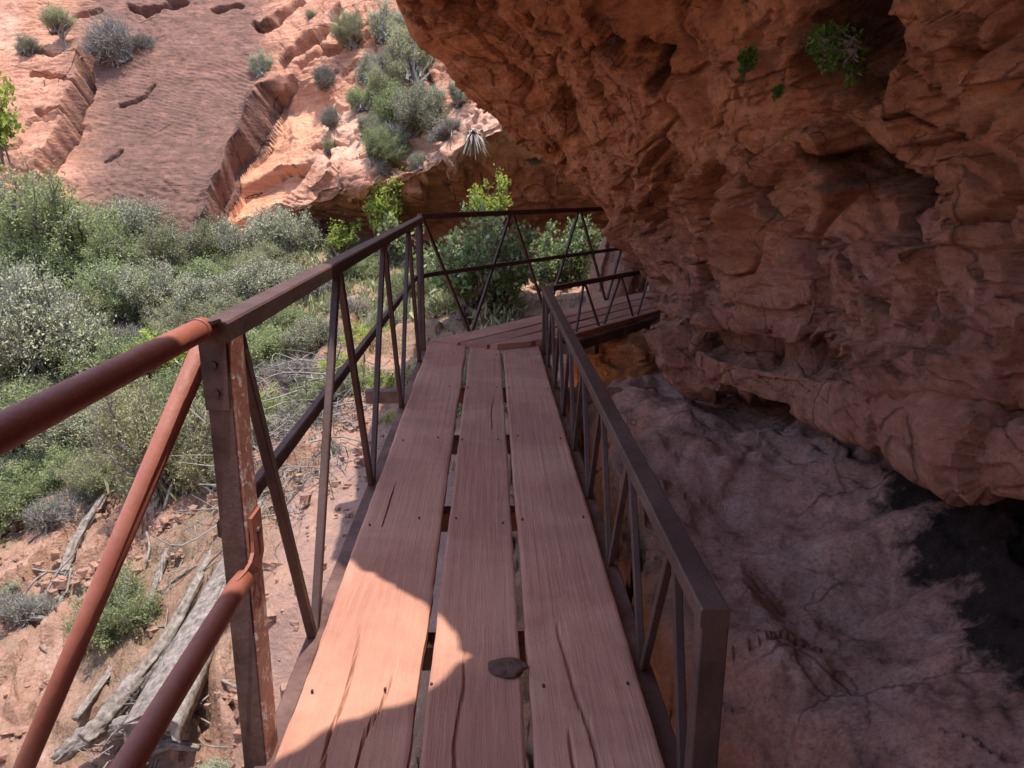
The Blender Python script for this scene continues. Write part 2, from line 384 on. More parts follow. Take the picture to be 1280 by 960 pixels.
def ground():
    th = np.concatenate([np.linspace(-180, -52, 50)[:-1], np.linspace(-52, 50, 620), np.linspace(50, 180, 45)[1:]])
    rr = np.exp(np.linspace(math.log(.5), math.log(26), 560)); rr = np.r_[rr, 30, 36, 45, 60, 90, 140]
    T, Rr = np.meshgrid(np.radians(th), rr, indexing='ij')
    X = Rr*np.sin(T); Y = Rr*np.cos(T)
    xy = np.stack([X.ravel(), Y.ravel()], 1); z = gz(xy); p = np.c_[xy, z]
    sstep = lambda q: (q % 1.0)**1.5*(1-sm(.6, 1., q % 1.0)); side = sm(.3, .9, p[:, 0]-.02*p[:, 1])*sm(9.5, 8, p[:, 1])          # 1 on the alcove floor
    near = sm(18, 8, np.hypot(xy[:, 0], xy[:, 1]))
    wq = warp(p, .35, .9)
    f1, e1 = facet(wq*np.array([.8, .8, 1.6]), 3, .6); f2, e2 = facet(wq*2.6, 9, .8)
    slabc = np.array([-.9, 6.6]); ds = np.hypot((xy[:, 0]+1.35)/1.0, (xy[:, 1]-6.4)/2.6); slab = sm(1.15, .7, ds+.15*fbm(p*1.2, 3, 8))
    rough = (1-side)*(1-slab)
    terr = np.floor(p[:, 2]*2.6+1.2*fbm(p*.5, 3, 70)+.4*fbm(p*2.2, 3, 71))/2.6
    fl = fbm(p*1.1, 5, 31)
    z2 = z + rough*(.26*f1 + .09*f2 + .12*fbm(p*.8, 5, 30)) + side*(.09*f1+.0*f2+.10*fl+.05*np.abs(fbm(p*np.array([2.2, 3.6, 2]), 4, 44)))
    z2 += slab*(.05*fbm(p*.9, 3, 12)) + .016*fbm(p*9, 4, 22)*(1-.7*slab)
    # shelly scale-like flakes on the floor near the camera
    lay = p[:, 0]*.7 - p[:, 1]*.55 + .35*fbm(p*1.3, 4, 90)
    z2 += side*(.055*(sstep(lay*2.3)-.3)*sm(-.1, .4, fbm(p*.8, 2, 91)+.3)+.03*(sstep(p[:, 1]*2.1+p[:, 0]*1.2+.9*fbm(p*1.6, 4, 93))-.3)*sm(-.2, .3, fbm(p*.9, 2, 94))+.018*fbm(p*4, 4, 92)+.008*fbm(p*14, 3, 95))
    p[:, 2] = z2
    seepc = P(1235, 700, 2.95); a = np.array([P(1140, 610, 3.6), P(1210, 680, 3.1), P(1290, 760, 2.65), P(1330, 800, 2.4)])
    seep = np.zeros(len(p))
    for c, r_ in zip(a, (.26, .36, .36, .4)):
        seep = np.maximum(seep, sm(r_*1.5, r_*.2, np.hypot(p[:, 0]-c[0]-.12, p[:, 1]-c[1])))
    dirt = (1-side)*(1-slab)*sm(-.25, .35, fbm(p*.6, 4, 61)+.5*sm(9, 14, xy[:, 1])-.1)
    me = npmesh('ground', p, gridq(len(th), len(rr)), True, dict(slab=slab, dirt=dirt, floor=side, seep=seep))
    tag(link('ground', me, M['ground']), kind='structure')
ground()

# ------------------------------------------------------------------ overhanging rock wall and roof
def overhang():
    # columns from behind the camera, round the nose, to the far side; rows from under the ledge, up the wall, out to the lip, and back over the top
    def col(y, wx, lz, x3, x4, x5, lip, lz7=3.2):
        return [(wx+1.7, y, -1.6), (wx+.95, y, lz-.12), (wx+.35, y, lz+.06), (wx, y, lz), (wx-.05, y, lz+.25), (wx+.14, y, lz+.31), (wx-.03, y, lz+.42), (x3, y, 1.32), (x4, y, 2.0), (x5, y, 2.55),
                ((x5+lip)/2, y, 2.95), (lip, y, lz7), (lip+.25, y, lz7+.45), (wx+1.5, y, lz7+2.6), (wx+7, y, lz7+7)]
    cols = [col(-7, 1.95, .6, 1.9, 1.85, 1.5, -1.2), col(-3, 1.9, .6, 1.85, 1.8, 1.4, -1.1), col(-.5, 1.8, .6, 1.75, 1.7, 1.35, -1.1), col(.35, 1.75, .6, 1.72, 1.68, 1.3, -1.0),
      col(.62, 1.73, .6, 1.7, 1.66, 1.3, -.85), col(.95, 1.72, .6, 1.7, 1.66, 1.3, -.5), col(1.3, 1.7, .6, 1.68, 1.64, 1.32, -.02), col(1.6, 1.69, .6, 1.67, 1.64, 1.34, .25), col(1.9, 1.68, .6, 1.66, 1.63, 1.34, .2),  # unseen lip notched so a sun patch falls on the deck
      col(2.3, 1.66, .61, 1.64, 1.62, 1.33, -.15), col(2.7, 1.62, .61, 1.6, 1.56, 1.2, -.42), col(3.2, 1.58, .6, 1.55, 1.45, 1.05, -.72), col(4.0, 1.5, .58, 1.42, 1.2, .78, -.82), col(5.0, 1.32, .55, 1.27, 1.05, .52, -.84)]
    cols.append([(2.9, 6.2, -1.4), (2.1, 6.1, .42), (1.6, 6.05, .56), (1.24, 5.95, .56), (1.2, 5.95, .8), (1.36, 5.97, .87), (1.21, 5.97, .97), (1.2, 6.0, 1.32), (.88, 6.1, 1.95), (.3, 6.0, 2.48), (-.3, 5.95, 2.88), (-.84, 5.8, 3.3), (-.7, 5.9, 3.8), (2.6, 6.0, 5.8), (8, 6, 10)])
    cols.append([(3.2, 8.0, -1.4), (2.2, 7.6, .5), (1.65, 7.25, .62), (1.27, 6.95, .66), (1.22, 7.0, .86), (1.3, 7.08, .93), (1.2, 7.15, 1.02), (1.16, 7.48, 1.32), (.78, 7.77, 1.91), (.07, 7.24, 2.39), (-.4, 6.8, 2.77), (-.87, 6.4, 3.4), (-.8, 6.6, 4.0), (2.2, 8.2, 6.2), (8, 9, 10)])
    cols.append([(3.6, 8.6, -1.3), (2.7, 8.1, .55), (2.2, 7.9, .7), (1.9, 7.8, .75), (1.86, 7.9, .96), (1.9, 7.98, 1.03), (1.85, 8.05, 1.12), (1.85, 8.4, 1.5), (1.75, 8.9, 2.1), (.9, 8.8, 2.75), (.0, 8.5, 3.3), (-.9, 8.2, 4.1), (-.7, 8.6, 4.9), (2.8, 9.8, 6.8), (8.5, 11, 10.5)])  # unseen lip here and next column pushed out to shade the second flight
    cols.append([(4.6, 10.2, -1.2), (4.0, 9.9, .8), (3.6, 9.9, .9), (3.3, 10.0, 1.0), (3.22, 10.05, 1.2), (3.26, 10.1, 1.26), (3.2, 10.12, 1.35), (3.2, 10.3, 1.7), (3.1, 10.7, 2.3), (2.2, 11.4, 3.0), (1.0, 11.2, 3.8), (-.2, 11.0, 4.8), (.2, 11.4, 5.6), (4.2, 11.8, 7.6), (9, 13, 11)])
    cols.append([(6.6, 13.2, -1), (6.2, 13, 1.2), (5.8, 13, 1.3), (5.6, 13, 1.4), (5.6, 13, 1.6), (5.6, 13, 1.7), (5.6, 13, 1.85), (5.6, 13.2, 2.2), (5.5, 13.5, 2.9), (5.2, 13.4, 3.6), (4.8, 13, 4.3), (4.4, 12.6, 5.2), (4.6, 13, 6), (6.2, 14.5, 8.5), (10, 16, 12)])
    K = np.array(cols, float)
    ys = [-7, -3, -.5, .5, .95, 1.25, 1.55, 1.84, 2.12, 2.45, 2.8, 3.2, 4, 5, 6, 7, 8, 10, 13]
    cu = [10, 12, 14, 14, 12, 14, 18, 20, 26, 30, 34, 54, 62, 62, 84, 50, 20, 12]
    cv = [6, 26, 26, 30, 16, 20, 62, 74, 74, 58, 50, 26, 20, 10]
    G = crspline(crspline(K, cu, 0), cv, 1)
    N = gnormals(G); nu, nv = G.shape[:2]
    # normals should point toward the open side (away from the rock mass)
    mid = N[nu//2, int(nv*.4)]
    if mid[0] > 0: N = -N
    p = G.reshape(-1, 3); n = N.reshape(-1, 3)
    wq = warp(p, .10, 1.6)
    f0, e0 = facet(wq*np.array([.75, .75, .95]), 11, .9); f1, e1 = facet(wq*np.array([1.7, 1.7, 2.2]), 21, 1.0); f2, e2 = facet(wq*np.array([4.2, 4.2, 5.4]), 31, 1.0); f3, e3 = facet(wq*11, 41, 1.)
    lay = (p[:, 2]*.95+.35*p[:, 0]+.14*p[:, 1]+.25*fbm(p*.8, 4, 3)); st = ((lay*3.1) % 1.0)
    v = np.tile(np.arange(nv)/nv, nu)
    lipd = sm(.0, .55, np.abs(np.tile(np.arange(nv), nu)-sum(cv[:11]))/60.)     # calmer at the lip
    nearwall = sm(.2, .6, p[:, 2])*sm(2.6, 1.5, p[:, 2])
    rm = .35+1.0*sm(-.25, .3, fbm(p*.7, 3, 120)); rm2 = .3+1.0*sm(-.2, .3, fbm(p*1.1, 3, 121))
    d = .20*f0 + .14*f1*rm + .055*f2*rm2 + .022*f3*rm2 + .06*fbm(p*1.5, 6, 5, .55) + .07*nearwall*(st**1.5-.4)
    vi = np.tile(np.arange(nv), nu); ledge = sm(sum(cv[:2]), sum(cv[:3]), vi)*sm(sum(cv[:5]), sum(cv[:4])-3, vi)*sm(1.2, 1.0, p[:, 2])
    dl = .11*f0+.08*facet(np.c_[p[:, 0]*.5, p[:, 1]*1.5+.2*p[:, 2], p[:, 2]*.5], 61, .35)[0]+.04*f1+.008*f2+.03*fbm(p*1.5, 4, 5, .5)
    d = d*(1-ledge)+dl*ledge
    d -= (1-ledge)*.09*sm(.09, .0, e1)*sm(-.1, .5, fbm(p*.9, 3, 77)+.25)      # open joints
    d -= .025*sm(.06, .0, e2)*sm(0, .6, fbm(p*1.3, 3, 78)+.2)
    # notches and pockets seen on the wall: long crack, hole with ferns
    def pocket(c, r, dep, stretch=(1, 1, 1)):
        q = (p-c)*np.array(stretch); return -dep*sm(r, r*.35, np.linalg.norm(q, axis=1)+.25*r*fbm(p*6, 3, 99))
    def seg(pts, r, dep):
        out = np.full(len(p), 9.)
        for a, b in zip(pts[:-1], pts[1:]):
            ab = b-a; t = np.clip(((p-a)@ab)/(ab@ab), 0, 1); out = np.minimum(out, np.linalg.norm(p-a-t[:, None]*ab, axis=1))
        return -dep*sm(r, r*.25, out+.5*r*fbm(p*9, 3, 98))
    V0 = p.copy()
    def surf(px, py):      # point of the undisplaced sheet on a view ray
        q = V0-CAM; c, s = math.cos(PITCH), math.sin(PITCH)
        fw = q[:, 1]*c-q[:, 2]*s; up = q[:, 1]*s+q[:, 2]*c; fw = np.where(fw > .3, fw, 99)
        e = (640+F*q[:, 0]/fw-px)**2+(480-F*up/fw-py)**2+np.where(fw > 50, 1e9, 0); k = np.where(e < e.min()+60)[0]
        return V0[k[np.argmin(fw[k])]]
    crackdark = np.zeros(len(p))  # darker inside the cracks and the fern pocket
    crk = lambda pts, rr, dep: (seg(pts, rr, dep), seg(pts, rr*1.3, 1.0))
    sg_, st_ = crk([surf(1005, 205), surf(1050, 228), surf(1095, 250)], .085, .3); d += sg_; crackdark -= st_
    sg_, st_ = crk([surf(1090, 285), surf(1115, 315)], .045, 0.20); d += sg_; crackdark -= st_
    sg_, st_ = crk([surf(936, 195), surf(945, 235), surf(962, 270)], .05, 0.27); d += sg_; crackdark -= st_
    sg_, st_ = crk([surf(1035, 320), surf(1060, 370), surf(1090, 395)], .03, 0.14); d += sg_; crackdark -= st_
    sg_, st_ = crk([surf(1130, 150), surf(1160, 175), surf(1200, 185)], .03, 0.14); d += sg_; crackdark -= st_
    sg_, st_ = crk([surf(790, 85), surf(808, 95), surf(806, 120)], .05, 0.17); d += sg_; crackdark -= st_
    sg_, st_ = crk([surf(620, 45), surf(700, 75), surf(760, 70)], .06, 0.12); d += sg_; crackdark -= st_
    hole = surf(1050, 62); d += pocket(hole, .34, .4); crackdark += sm(.36, .2, np.linalg.norm((p-hole), axis=1)+.06*fbm(p*6, 3, 99)); d += pocket(surf(945, 78), .16, .12)
    d += -.10*sm(.28, .05, np.linalg.norm((p-surf(925, 240))*[1, 1, .7], axis=1)) + .14*sm(.22, .05, np.linalg.norm((p-surf(918, 245)), axis=1))
    d *= (.15+.85*lipd)*sm(0, .03, v)
    p = p+n*d[:, None]
    low = sm(2.3, .5, p[:, 2]-.03*p[:, 1]+.35*fbm(p*.9, 3, 64))*.85
    Q = gridq(nu, nv)
    me = npmesh('rock_overhang', p, Q, True, dict(low=low, crackdark=np.clip(crackdark, 0, 1)))
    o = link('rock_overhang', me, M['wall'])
    tag(o, 'massive red-brown rock overhang bulging over the right side of the walkway', 'rock overhang', kind='structure')
    return surf
wsurf = overhang()

# ------------------------------------------------------------------ far sunlit cliff
def cliff():
    cols = []
    def c(px, rows): cols.append([np.r_[P(px, y, D), px, y] for y, D in rows])
    # rows: foot, low back, back top, ceiling, lip, face..., top
    def face(px, yb, Db, lean=1.0):
        c(px, [(yb+140, Db+.1), (yb+60, Db), (yb, Db+.1), (yb-25, Db+.35), (yb-50, Db+.6), (yb-100, Db+1.3*lean), (yb-170, Db+2.3*lean), (yb-240, Db+3.3*lean), (yb-320, Db+4.6*lean), (yb-480, Db+8), (yb-800, Db+17)])
    face(-900, 330, 20); face(-500, 300, 18.5); face(-200, 270, 17.5); face(-60, 260, 17.2); face(60, 262, 16.6); face(160, 268, 16.4); face(250, 275, 16.2); face(310, 285, 16.1)
    def cave(px, yl, Dl, ym, depth=3):
        c(px, [(430, Dl+depth-.4), (360, Dl+depth), (ym+30, Dl+depth+.3), (ym, Dl+depth*.75), (yl, Dl), (yl-25, Dl+.05), (yl-80, Dl+.75), (yl-150, Dl+1.9), (yl-230, Dl+3.1), (yl-390, Dl+6.5), (yl-700, Dl+15)])
    cave(370, 262, 15.9, 275, .9); cave(420, 244, 15.4, 272, 1.5); cave(480, 236, 15.1, 268, 2); cave(540, 214, 14.9, 264, 2.5); cave(590, 186, 14.6, 262, 3); cave(640, 165, 14.4, 262, 3.4)
    cave(700, 150, 14.2, 262, 3.8); cave(780, 140, 14, 265, 4.2); cave(900, 130, 14, 260, 4.8); cave(1150, 130, 14, 260, 4.5)
    K = np.array(cols)
    cu = [14, 14, 60, 78, 66, 60, 42, 42, 36, 42, 42, 36, 36, 36, 24, 12, 8]
    cv = [16, 30, 24, 50, 26, 60, 64, 64, 46, 16, 8]
    G5 = crspline(crspline(K, cu, 0), cv, 1); G = G5[..., :3]; X, Y = G5[..., 3].ravel(), G5[..., 4].ravel()
    N = gnormals(G)
    if N[G.shape[0]//3, int(G.shape[1]*.6)][1] > 0: N = -N
    p = G.reshape(-1, 3); n = N.reshape(-1, 3)
    wx = X+6*fbm(p*1.1, 4, 7); wy = Y+6*fbm(p*1.1, 4, 17)
    def sline(pts, x=None, y=None):
        """signed px distance to polyline (positive on its right) and fade at the ends"""
        x = wx if x is None else x; y = wy if y is None else y
        best = np.full(len(x), 1e9); sg = np.zeros(len(x))
        for a, b in zip(pts[:-1], pts[1:]):
            a, b = np.array(a, float), np.array(b, float); ab = b-a
            t = np.clip(((x-a[0])*ab[0]+(y-a[1])*ab[1])/(ab@ab), 0, 1)
            dx, dy = x-a[0]-t*ab[0], y-a[1]-t*ab[1]; dd = np.hypot(dx, dy)
            m = dd < best; best = np.where(m, dd, best); sg = np.where(m, np.sign(ab[0]*dy-ab[1]*dx), sg)
        return best*sg, best
    d = np.zeros(len(p))
    # tall diagonal slab edge with the fresh orange recess on its right
    s, b = sline([(350, 100), (320, 140), (297, 190), (280, 225), (262, 275)]); s = -s
    iny = sm(95, 125, wy)*sm(285, 268, wy)
    d -= iny*(sm(-2, 3, s)*.75*np.exp(-np.clip(s, 0, 400)/65.)) ; recess = iny*sm(-2, 3, s)*sm(85, 55, s)
    d += iny*sm(-25, -2, s)*sm(3, -1, s)*.22
    s2_, b2 = sline([(278, 203), (320, 204), (358, 196)]); d -= recess*sm(198, 204, wy)*.35*sm(262, 220, wy)
    d -= .5*sm(5, 1, np.abs(sline([(275, 265), (290, 254), (312, 256)])[1]))*1
    d -= iny*.9*sm(5, 2, np.abs(s+3))
    # left rounded blocks bounded by a crack
    s, b = sline([(116, 60), (112, 100), (100, 140), (86, 175), (62, 218)]); s = -s
    d += sm(4, -4, s)*np.exp(-np.clip(-s, 0, 400)/60.)*.55*sm(40, 80, wy)*sm(240, 200, wy); d -= .9*sm(6, 2, b)
    for pts, r, dep in [([(52, 105), (80, 118), (104, 122)], 3.5, .4), ([(55, 78), (110, 80)], 3, .3), ([(60, 160), (95, 155)], 2.5, .2), ([(96, 22), (125, 18)], 5, .4), ([(165, 12), (185, 14), (228, 0)], 6, .5), ([(325, 32), (350, 28), (378, 8)], 6, .5), ([(352, 80), (372, 58), (390, 42)], 4, .4),
                        ([(150, 128), (180, 120), (196, 113)], 3.5, .35), ([(128, 200), (150, 186)], 3, .3), ([(325, 120), (362, 100), (372, 85), (395, 45), (430, 20)], 5, .35), ([(268, 12), (300, 4)], 5, .45), ([(400, 60), (440, 50), (470, 30)], 3, .25), ([(410, 128), (430, 122)], 5, .4),
                        ([(395, 190), (400, 120)], 3, .2), ([(380, 178), (420, 170)], 3, .2), ([(440, 200), (475, 190), (520, 205)], 4, .35), ([(500, 20), (520, 60), (545, 120)], 5, .3), ([(520, 150), (560, 165)], 5, .35)]:
        b = sline(pts)[1]; d -= dep*sm(r, r*.3, b+r*.4*fbm(p*3, 2, 5)); d += .15*sm(r*5, r, b)*(fbm(p*.8, 2, 6) > 0)*0
    wq = warp(p, .5, .6)
    f0, e0 = facet(wq*.32, 5, .5); f1, e1 = facet(wq*np.array([.8, .8, 1.3]), 15, .7); f2, e2 = facet(wq*np.array([2.2, 2.2, 4.]), 25, .8)
    # cross-bedded laminations: thin steps along tilted beds
    bed = p[:, 2]+.22*p[:, 0]+.06*p[:, 1]+.35*fbm(p*.35, 3, 33)
    lam = .1*(np.abs(((bed*3.3) % 1)-.5)*2)**.6*.05+(np.abs(((bed*8.7+.8*fbm(p*.9, 2, 34)) % 1)-.5)*2)*.022
    slabm = sm(95, 130, X)*sm(330, 290, X)*sm(60, 110, Y)      # the smooth varnished slab
    rg = (1-.8*slabm)*(.4+.6*sm(330, 430, X))
    right = sm(360, 430, X)
    d += rg*(.28*f0+.07*f1) + (.015+.05*right)*f2*(1-.5*slabm) + .12*rg*fbm(p*.7, 5, 55) + lam*sm(-.3, .4, fbm(p*.6, 3, 36)+.2) + .02*fbm(p*6, 3, 57)
    d += right*sm(250, 120, Y)*(.12*facet(wq*np.array([1.3, 1.3, 1.8]), 65, 1)[0])
    lipz = np.exp(-((Y-225)/30)**2)*right; d += lipz*.18*f1
    p = p+n*d[:, None]
    varn = np.maximum(.95*sm(95, 170, wx)*sm(350, 300, wx)*sm(70, 150, wy), .5*sm(380, 300, X)*sm(40, 140, X))
    varn = np.maximum(varn, .45*sm(380, 420, X)*sm(480, 440, X)*sm(200, 235, Y))  # same dark tint over the left end of the alcove, below its lip
    varn *= (1-recess)
    pale = .55*sm(370, 400, X)*sm(240, 200, Y)*sm(90, 130, Y)+.45*sm(60, 20, X)*sm(110, 60, Y)+.35*np.exp(-(((X-425)/18)**2+((Y-28)/14)**2))*2
    me = npmesh('cliff', p, gridq(*G.shape[:2]), True, dict(fresh=np.clip(recess+.75*sm(400, 450, X)*sm(225, 245, Y), 0, 1), varnish=np.clip(varn, 0, 1), pale=np.clip(pale, 0, 1.2)))  # fresh also lifts the alcove ceiling colour in place of bounced light
    tag(link('cliff', me, M['cliff']), 'tall sunlit red sandstone cliff with a shaded alcove at its foot', 'cliff', kind='structure')
    V = p; XX, YY = X, Y
    def at(px, py):
        q = V-CAM; c_, s_ = math.cos(PITCH), math.sin(PITCH)
        fw = q[:, 1]*c_-q[:, 2]*s_; up = q[:, 1]*s_+q[:, 2]*c_; fw = np.maximum(fw, .5)
        e = (640+F*q[:, 0]/fw-px)**2+(480-F*up/fw-py)**2; k = np.where(e < e.min()+20)[0]
        return V[k[np.argmin(fw[k])]]
    return at
cat_ = cliff()

# ------------------------------------------------------------------ footbridge
rng = random.Random(4)
bridge = empty('footbridge', tuple(W1(0, 3, 0)))
tag(bridge, 'narrow plank footbridge with brown steel railings turning right around the rock', 'footbridge')
BL = np.array(bridge.location)
def part(mb, name, mat, parent=bridge, smooth=False):
    o = mb.build(name, mat, None, smooth, None)
    for v in o.data.vertices: pass
    o.parent = parent
    o.matrix_parent_inverse = parent_world_inv(parent)
    return o
from mathutils import Matrix
def parent_world_inv(p):
    # parents sit at BL (empty) or have identity mesh frames with the same inverse already applied
    return Matrix.Translation(-Vector(BL)) if p is bridge else Matrix.Identity(4)

def plank(Wf, outline, th, mat=M['plank'], seed=0, crack=None):
    """plank as fine grid top with real wavering edges, thickness th; outline = (a_left, a_right, b0 func, b1 func)"""
    al, ar, b0, b1 = outline; nb = 170; na = 76; r = random.Random(seed)
    A = np.linspace(0, 1, na); B = np.linspace(0, 1, nb)
    A, B = np.meshgrid(A, B, indexing='ij')
    aa = al+(ar-al)*A; bb = b0(aa)+(b1(aa)-b0(aa))*B
    q = np.stack([aa, bb, np.zeros_like(aa)], -1).reshape(-1, 3)
    ed = (.0035*fbm(np.c_[q[:, 1]*2.0, q[:, 0]*0, q[:, 2]+seed], 4, seed)+.0015*fbm(np.c_[q[:, 1]*14, q[:, 0]*0, q[:, 2]+seed], 3, seed+3)).reshape(na, nb)
    aa2 = aa+ed*np.where(A < .5, 1-A*2, 0)+np.roll(ed, 7, 1)*np.where(A > .5, A*2-1, 0)
    h = (.006*fbm(np.c_[q[:, 0]*3, q[:, 1]*.8, q[:, 2]+seed], 3, seed+5)+.0007*fbm(np.c_[q[:, 0]*60, q[:, 1]*1.5, q[:, 2]+seed], 3, seed+9)).reshape(na, nb)
    h -= .005*np.clip(1-np.minimum(A, 1-A)*22, 0, 1)**2
    if crack:
        for (ca0, cb0, ca1, cb1, wd) in crack:
            t = np.clip((bb-cb0)/(cb1-cb0), 0, 1); ca = ca0+(ca1-ca0)*t+.012*fbm(np.c_[bb.ravel()*3, bb.ravel()*0, bb.ravel()*0+seed], 3, 8).reshape(na, nb)
            h -= .018*((bb > cb0) & (bb < cb1))*np.clip(1-np.abs(aa-ca)/wd, 0, 1)**.7*np.sin(t*math.pi)**.3
    top = Wf(aa2[..., None], bb[..., None], h[..., None]).reshape(-1, 3) if False else (np.array([Wf(x, y, z) for x, y, z in zip(aa2.ravel(), bb.ravel(), h.ravel())]))
    bot = np.array([Wf(x, y, -th) for x, y in zip(aa2.ravel(), bb.ravel())])
    Q = gridq(na, nb).tolist(); off = na*nb
    idx = np.arange(na*nb).reshape(na, nb)
    loop = list(idx[0, :])+list(idx[1:, -1])+list(idx[-1, ::-1][1:])+list(idx[::-1, 0][1:-1])
    Q = [tuple(q) for q in Q]
    me = bpy.data.meshes.new('plank')
    V = [tuple(v) for v in top]+[tuple(bot[i]) for i in loop]
    pos = {i: off+k for k, i in enumerate(loop)}; L = len(loop)
    for k in range(L): Q.append((loop[k], loop[(k+1) % L], off+(k+1) % L, off+k))
    Q.append(tuple(off+k for k in range(L))[::-1])
    # object frame follows the plank so that the grain runs along it
    o0 = np.array(Wf(0, 0, 0)); ex = np.array(Wf(1, 0, 0))-o0; ey = np.array(Wf(0, 1, 0))-o0; ez = np.cross(ex, ey)
    Mx = Matrix([[ex[0], ey[0], ez[0], o0[0]], [ex[1], ey[1], ez[1], o0[1]], [ex[2], ey[2], ez[2], o0[2]], [0, 0, 0, 1]])
    inv = Mx.inverted(); me.from_pydata([tuple(inv@Vector(v)) for v in V], [], Q)
    for pl in me.polygons: pl.use_smooth = False
    me.update()
    o = link('plank', me, mat); o.parent = bridge; o.matrix_parent_inverse = Matrix.Translation(-Vector(BL)); o.matrix_world = Mx
    o.matrix_basis = Mx
    return o
# deck of the first flight
mit = lambda a: 6.98-.32*(a+.54)             # mitre line where the second flight begins
z0 = lambda a: -1.2+0*a
PL = [plank(W1, (-.545, -.213, z0, lambda a: mit(a)), .045, seed=1, crack=[(-.40, .9, -.43, 2.25, .005), (-.36, 1.4, -.30, 2.0, .004), (-.47, 3.0, -.46, 3.5, .003)]),
      plank(W1, (-.178, .088, z0, mit), .045, seed=2, crack=[(-.08, 1.0, -.085, 2.1, .005), (.0, 4.3, .01, 5.0, .003)]),
      plank(W1, (.110, .428, z0, mit), .045, seed=3, crack=[(.30, 1.1, .22, 2.25, .007), (.22, .9, .2, 1.75, .005)])]
# shift of the middle plank leaves the wider gap near the camera
# second flight: four boards
e2 = lambda a: 5.2+0*a
st2 = lambda a: np.interp(a, [-.05, .35, .7, 1.0], [.02, .06, .1, .62])
for k, (l, r) in enumerate([(-.02, .30), (.33, .60), (.63, .86), (.885, 1.02)]):
    PL.append(plank(W2, (l, r, st2, e2), .045, seed=10+k))
# nails
for i, (a, b) in enumerate([(x, y) for y in (1.95, 3.05, 4.15, 5.25, 6.35) for x in (-.5, -.3, -.16, .04, .14, .39)]):
    a += rng.uniform(-.015, .015); b += rng.uniform(-.04, .04)
    mb = MB(); c = W1(a, b, .0); mb.tube([c-.004*n1, c+.006*n1], .0042, 8)
    tgt = PL[0] if a < -.22 else PL[1] if a < .09 else PL[2]
    me = bpy.data.meshes.new('nail_head'); inv = tgt.matrix_basis.inverted()
    me.from_pydata([tuple(inv@Vector(v)) for v in mb.v], [], mb.q); me.update(); link('nail_head', me, M['nail'], tgt)
# steel: side channels and cross beams
for a in (-.585, .47):
    mb = MB(); mb.bar(W1(a, -1.2, -.10), W1(a, 6.75, -.10), .055, .09, n1, .08); part(mb, 'side_beam', M['beam'])
for a in (-.06, 1.06):
    mb = MB(); mb.bar(W2(a, .1 if a < .5 else .62, -.10), W2(a, 5.2, -.10), .05, .09, n2, .08); part(mb, 'side_beam', M['beam'])
for b, a0, a1 in ((1.3, -.56, .46), (2.4, -.56, .46), (3.5, -.56, .46), (4.6, -.56, .46), (5.75, -.95, 1.28)):
    mb = MB(); mb.bar(W1(a0, b, -.195), W1(a1, b, -.195), .09, .10, n1, .06); part(mb, 'cross_beam', M['beam'])
for b in (1.2, 2.6, 4.0):
    mb = MB(); mb.bar(W2(-.04, b, -.195), W2(1.05, b, -.195), .08, .09, n2, .06); part(mb, 'cross_beam', M['beam'])
def sub(mb, name, mat, parent, smooth=False):
    o = mb.build(name, mat, None, smooth); o.parent = parent; return o
# left railing, flight one
mb = MB(); mb.bar(W1(-.605, 1.69, 1.075), W1(-.605, 6.86, 1.075), .062, .05, n1, .1)
left = part(mb, 'left_railing', M['metal'])
left.name = 'railing'
def post_angle(Wf, a, b, h0, h1, parent, lit=None):
    w_, t_ = .062, .007
    mb = MB(); mb.bar(Wf(a, b-w_/2+t_/2, h0), Wf(a, b-w_/2+t_/2, h1), w_, t_, t1 if Wf is W1 else t2, .2)
    o = sub(mb, 'post', M['darkflange'], parent)
    mb = MB(); mb.bar(Wf(a+w_/2-t_/2+.002, b+.004, h0), Wf(a+w_/2-t_/2+.002, b+.004, h1), w_, t_, s1 if Wf is W1 else s2, .2)
    return o, mb
def strip(pts_a, pts_b, thick, nrm_):
    """flat bar hull between two point rows"""
    m_ = MB(); rings = [[p-nrm_*thick/2, q-nrm_*thick/2, q+nrm_*thick/2, p+nrm_*thick/2] for p, q in zip(pts_a, pts_b)]
    m_.loft(rings); return m_
# near post: steel angle; camera flange coloured as shaded, flaking deck flange as sunlit
fr = MB(); fr.bar(W1(-.609, 1.70, -.55), W1(-.609, 1.70, 1.05), .054, .008, t1, .15); sub(fr, 'post', M['darkflange'], left)
fl = MB(); fl.bar(W1(-.578, 1.745, -.55), W1(-.578, 1.745, 1.055), .088, .008, s1, .15); fo = sub(fl, 'post', M['flaky'], left); fo['label'] = 'flaking inner flange of the steel angle post'
# corner posts
for (a, b) in ((-.605, 6.78),):
    mb = MB(); mb.bar(W1(a, b, -.35), W1(a, b, 1.05), .06, .06, t1, .08); sub(mb, 'post', M['metal'], left)
    pass
mb = MB(); mb.bar(W1(-.645, 1.74, .585), W1(-.645, 6.8, .585), .03, .045, n1, .15); sub(mb, 'mid_rail', M['metal'], left)
tops = [1.80, 3.07, 4.42, 5.77]; bots = [2.30, 3.62, 4.97, 6.32]
def bal(Wf, a, b0_, h0, b1_, h1, parent, w_=.034, n_='baluster'):
    mb = MB(); mb.bar(Wf(a, b0_, h0), Wf(a, b1_, h1), w_, w_*.8, s1 if Wf is W1 else s2, .12)
    return sub(mb, n_, M['metal'], parent)
for i, t in enumerate(tops):
    bal(W1, -.592, t, 1.06, bots[i]-.012, -.06, left)
    nt_ = tops[i+1] if i < 3 else 6.74
    bal(W1, -.592, bots[i]+.022, -.06, nt_-.04, 1.06, left)
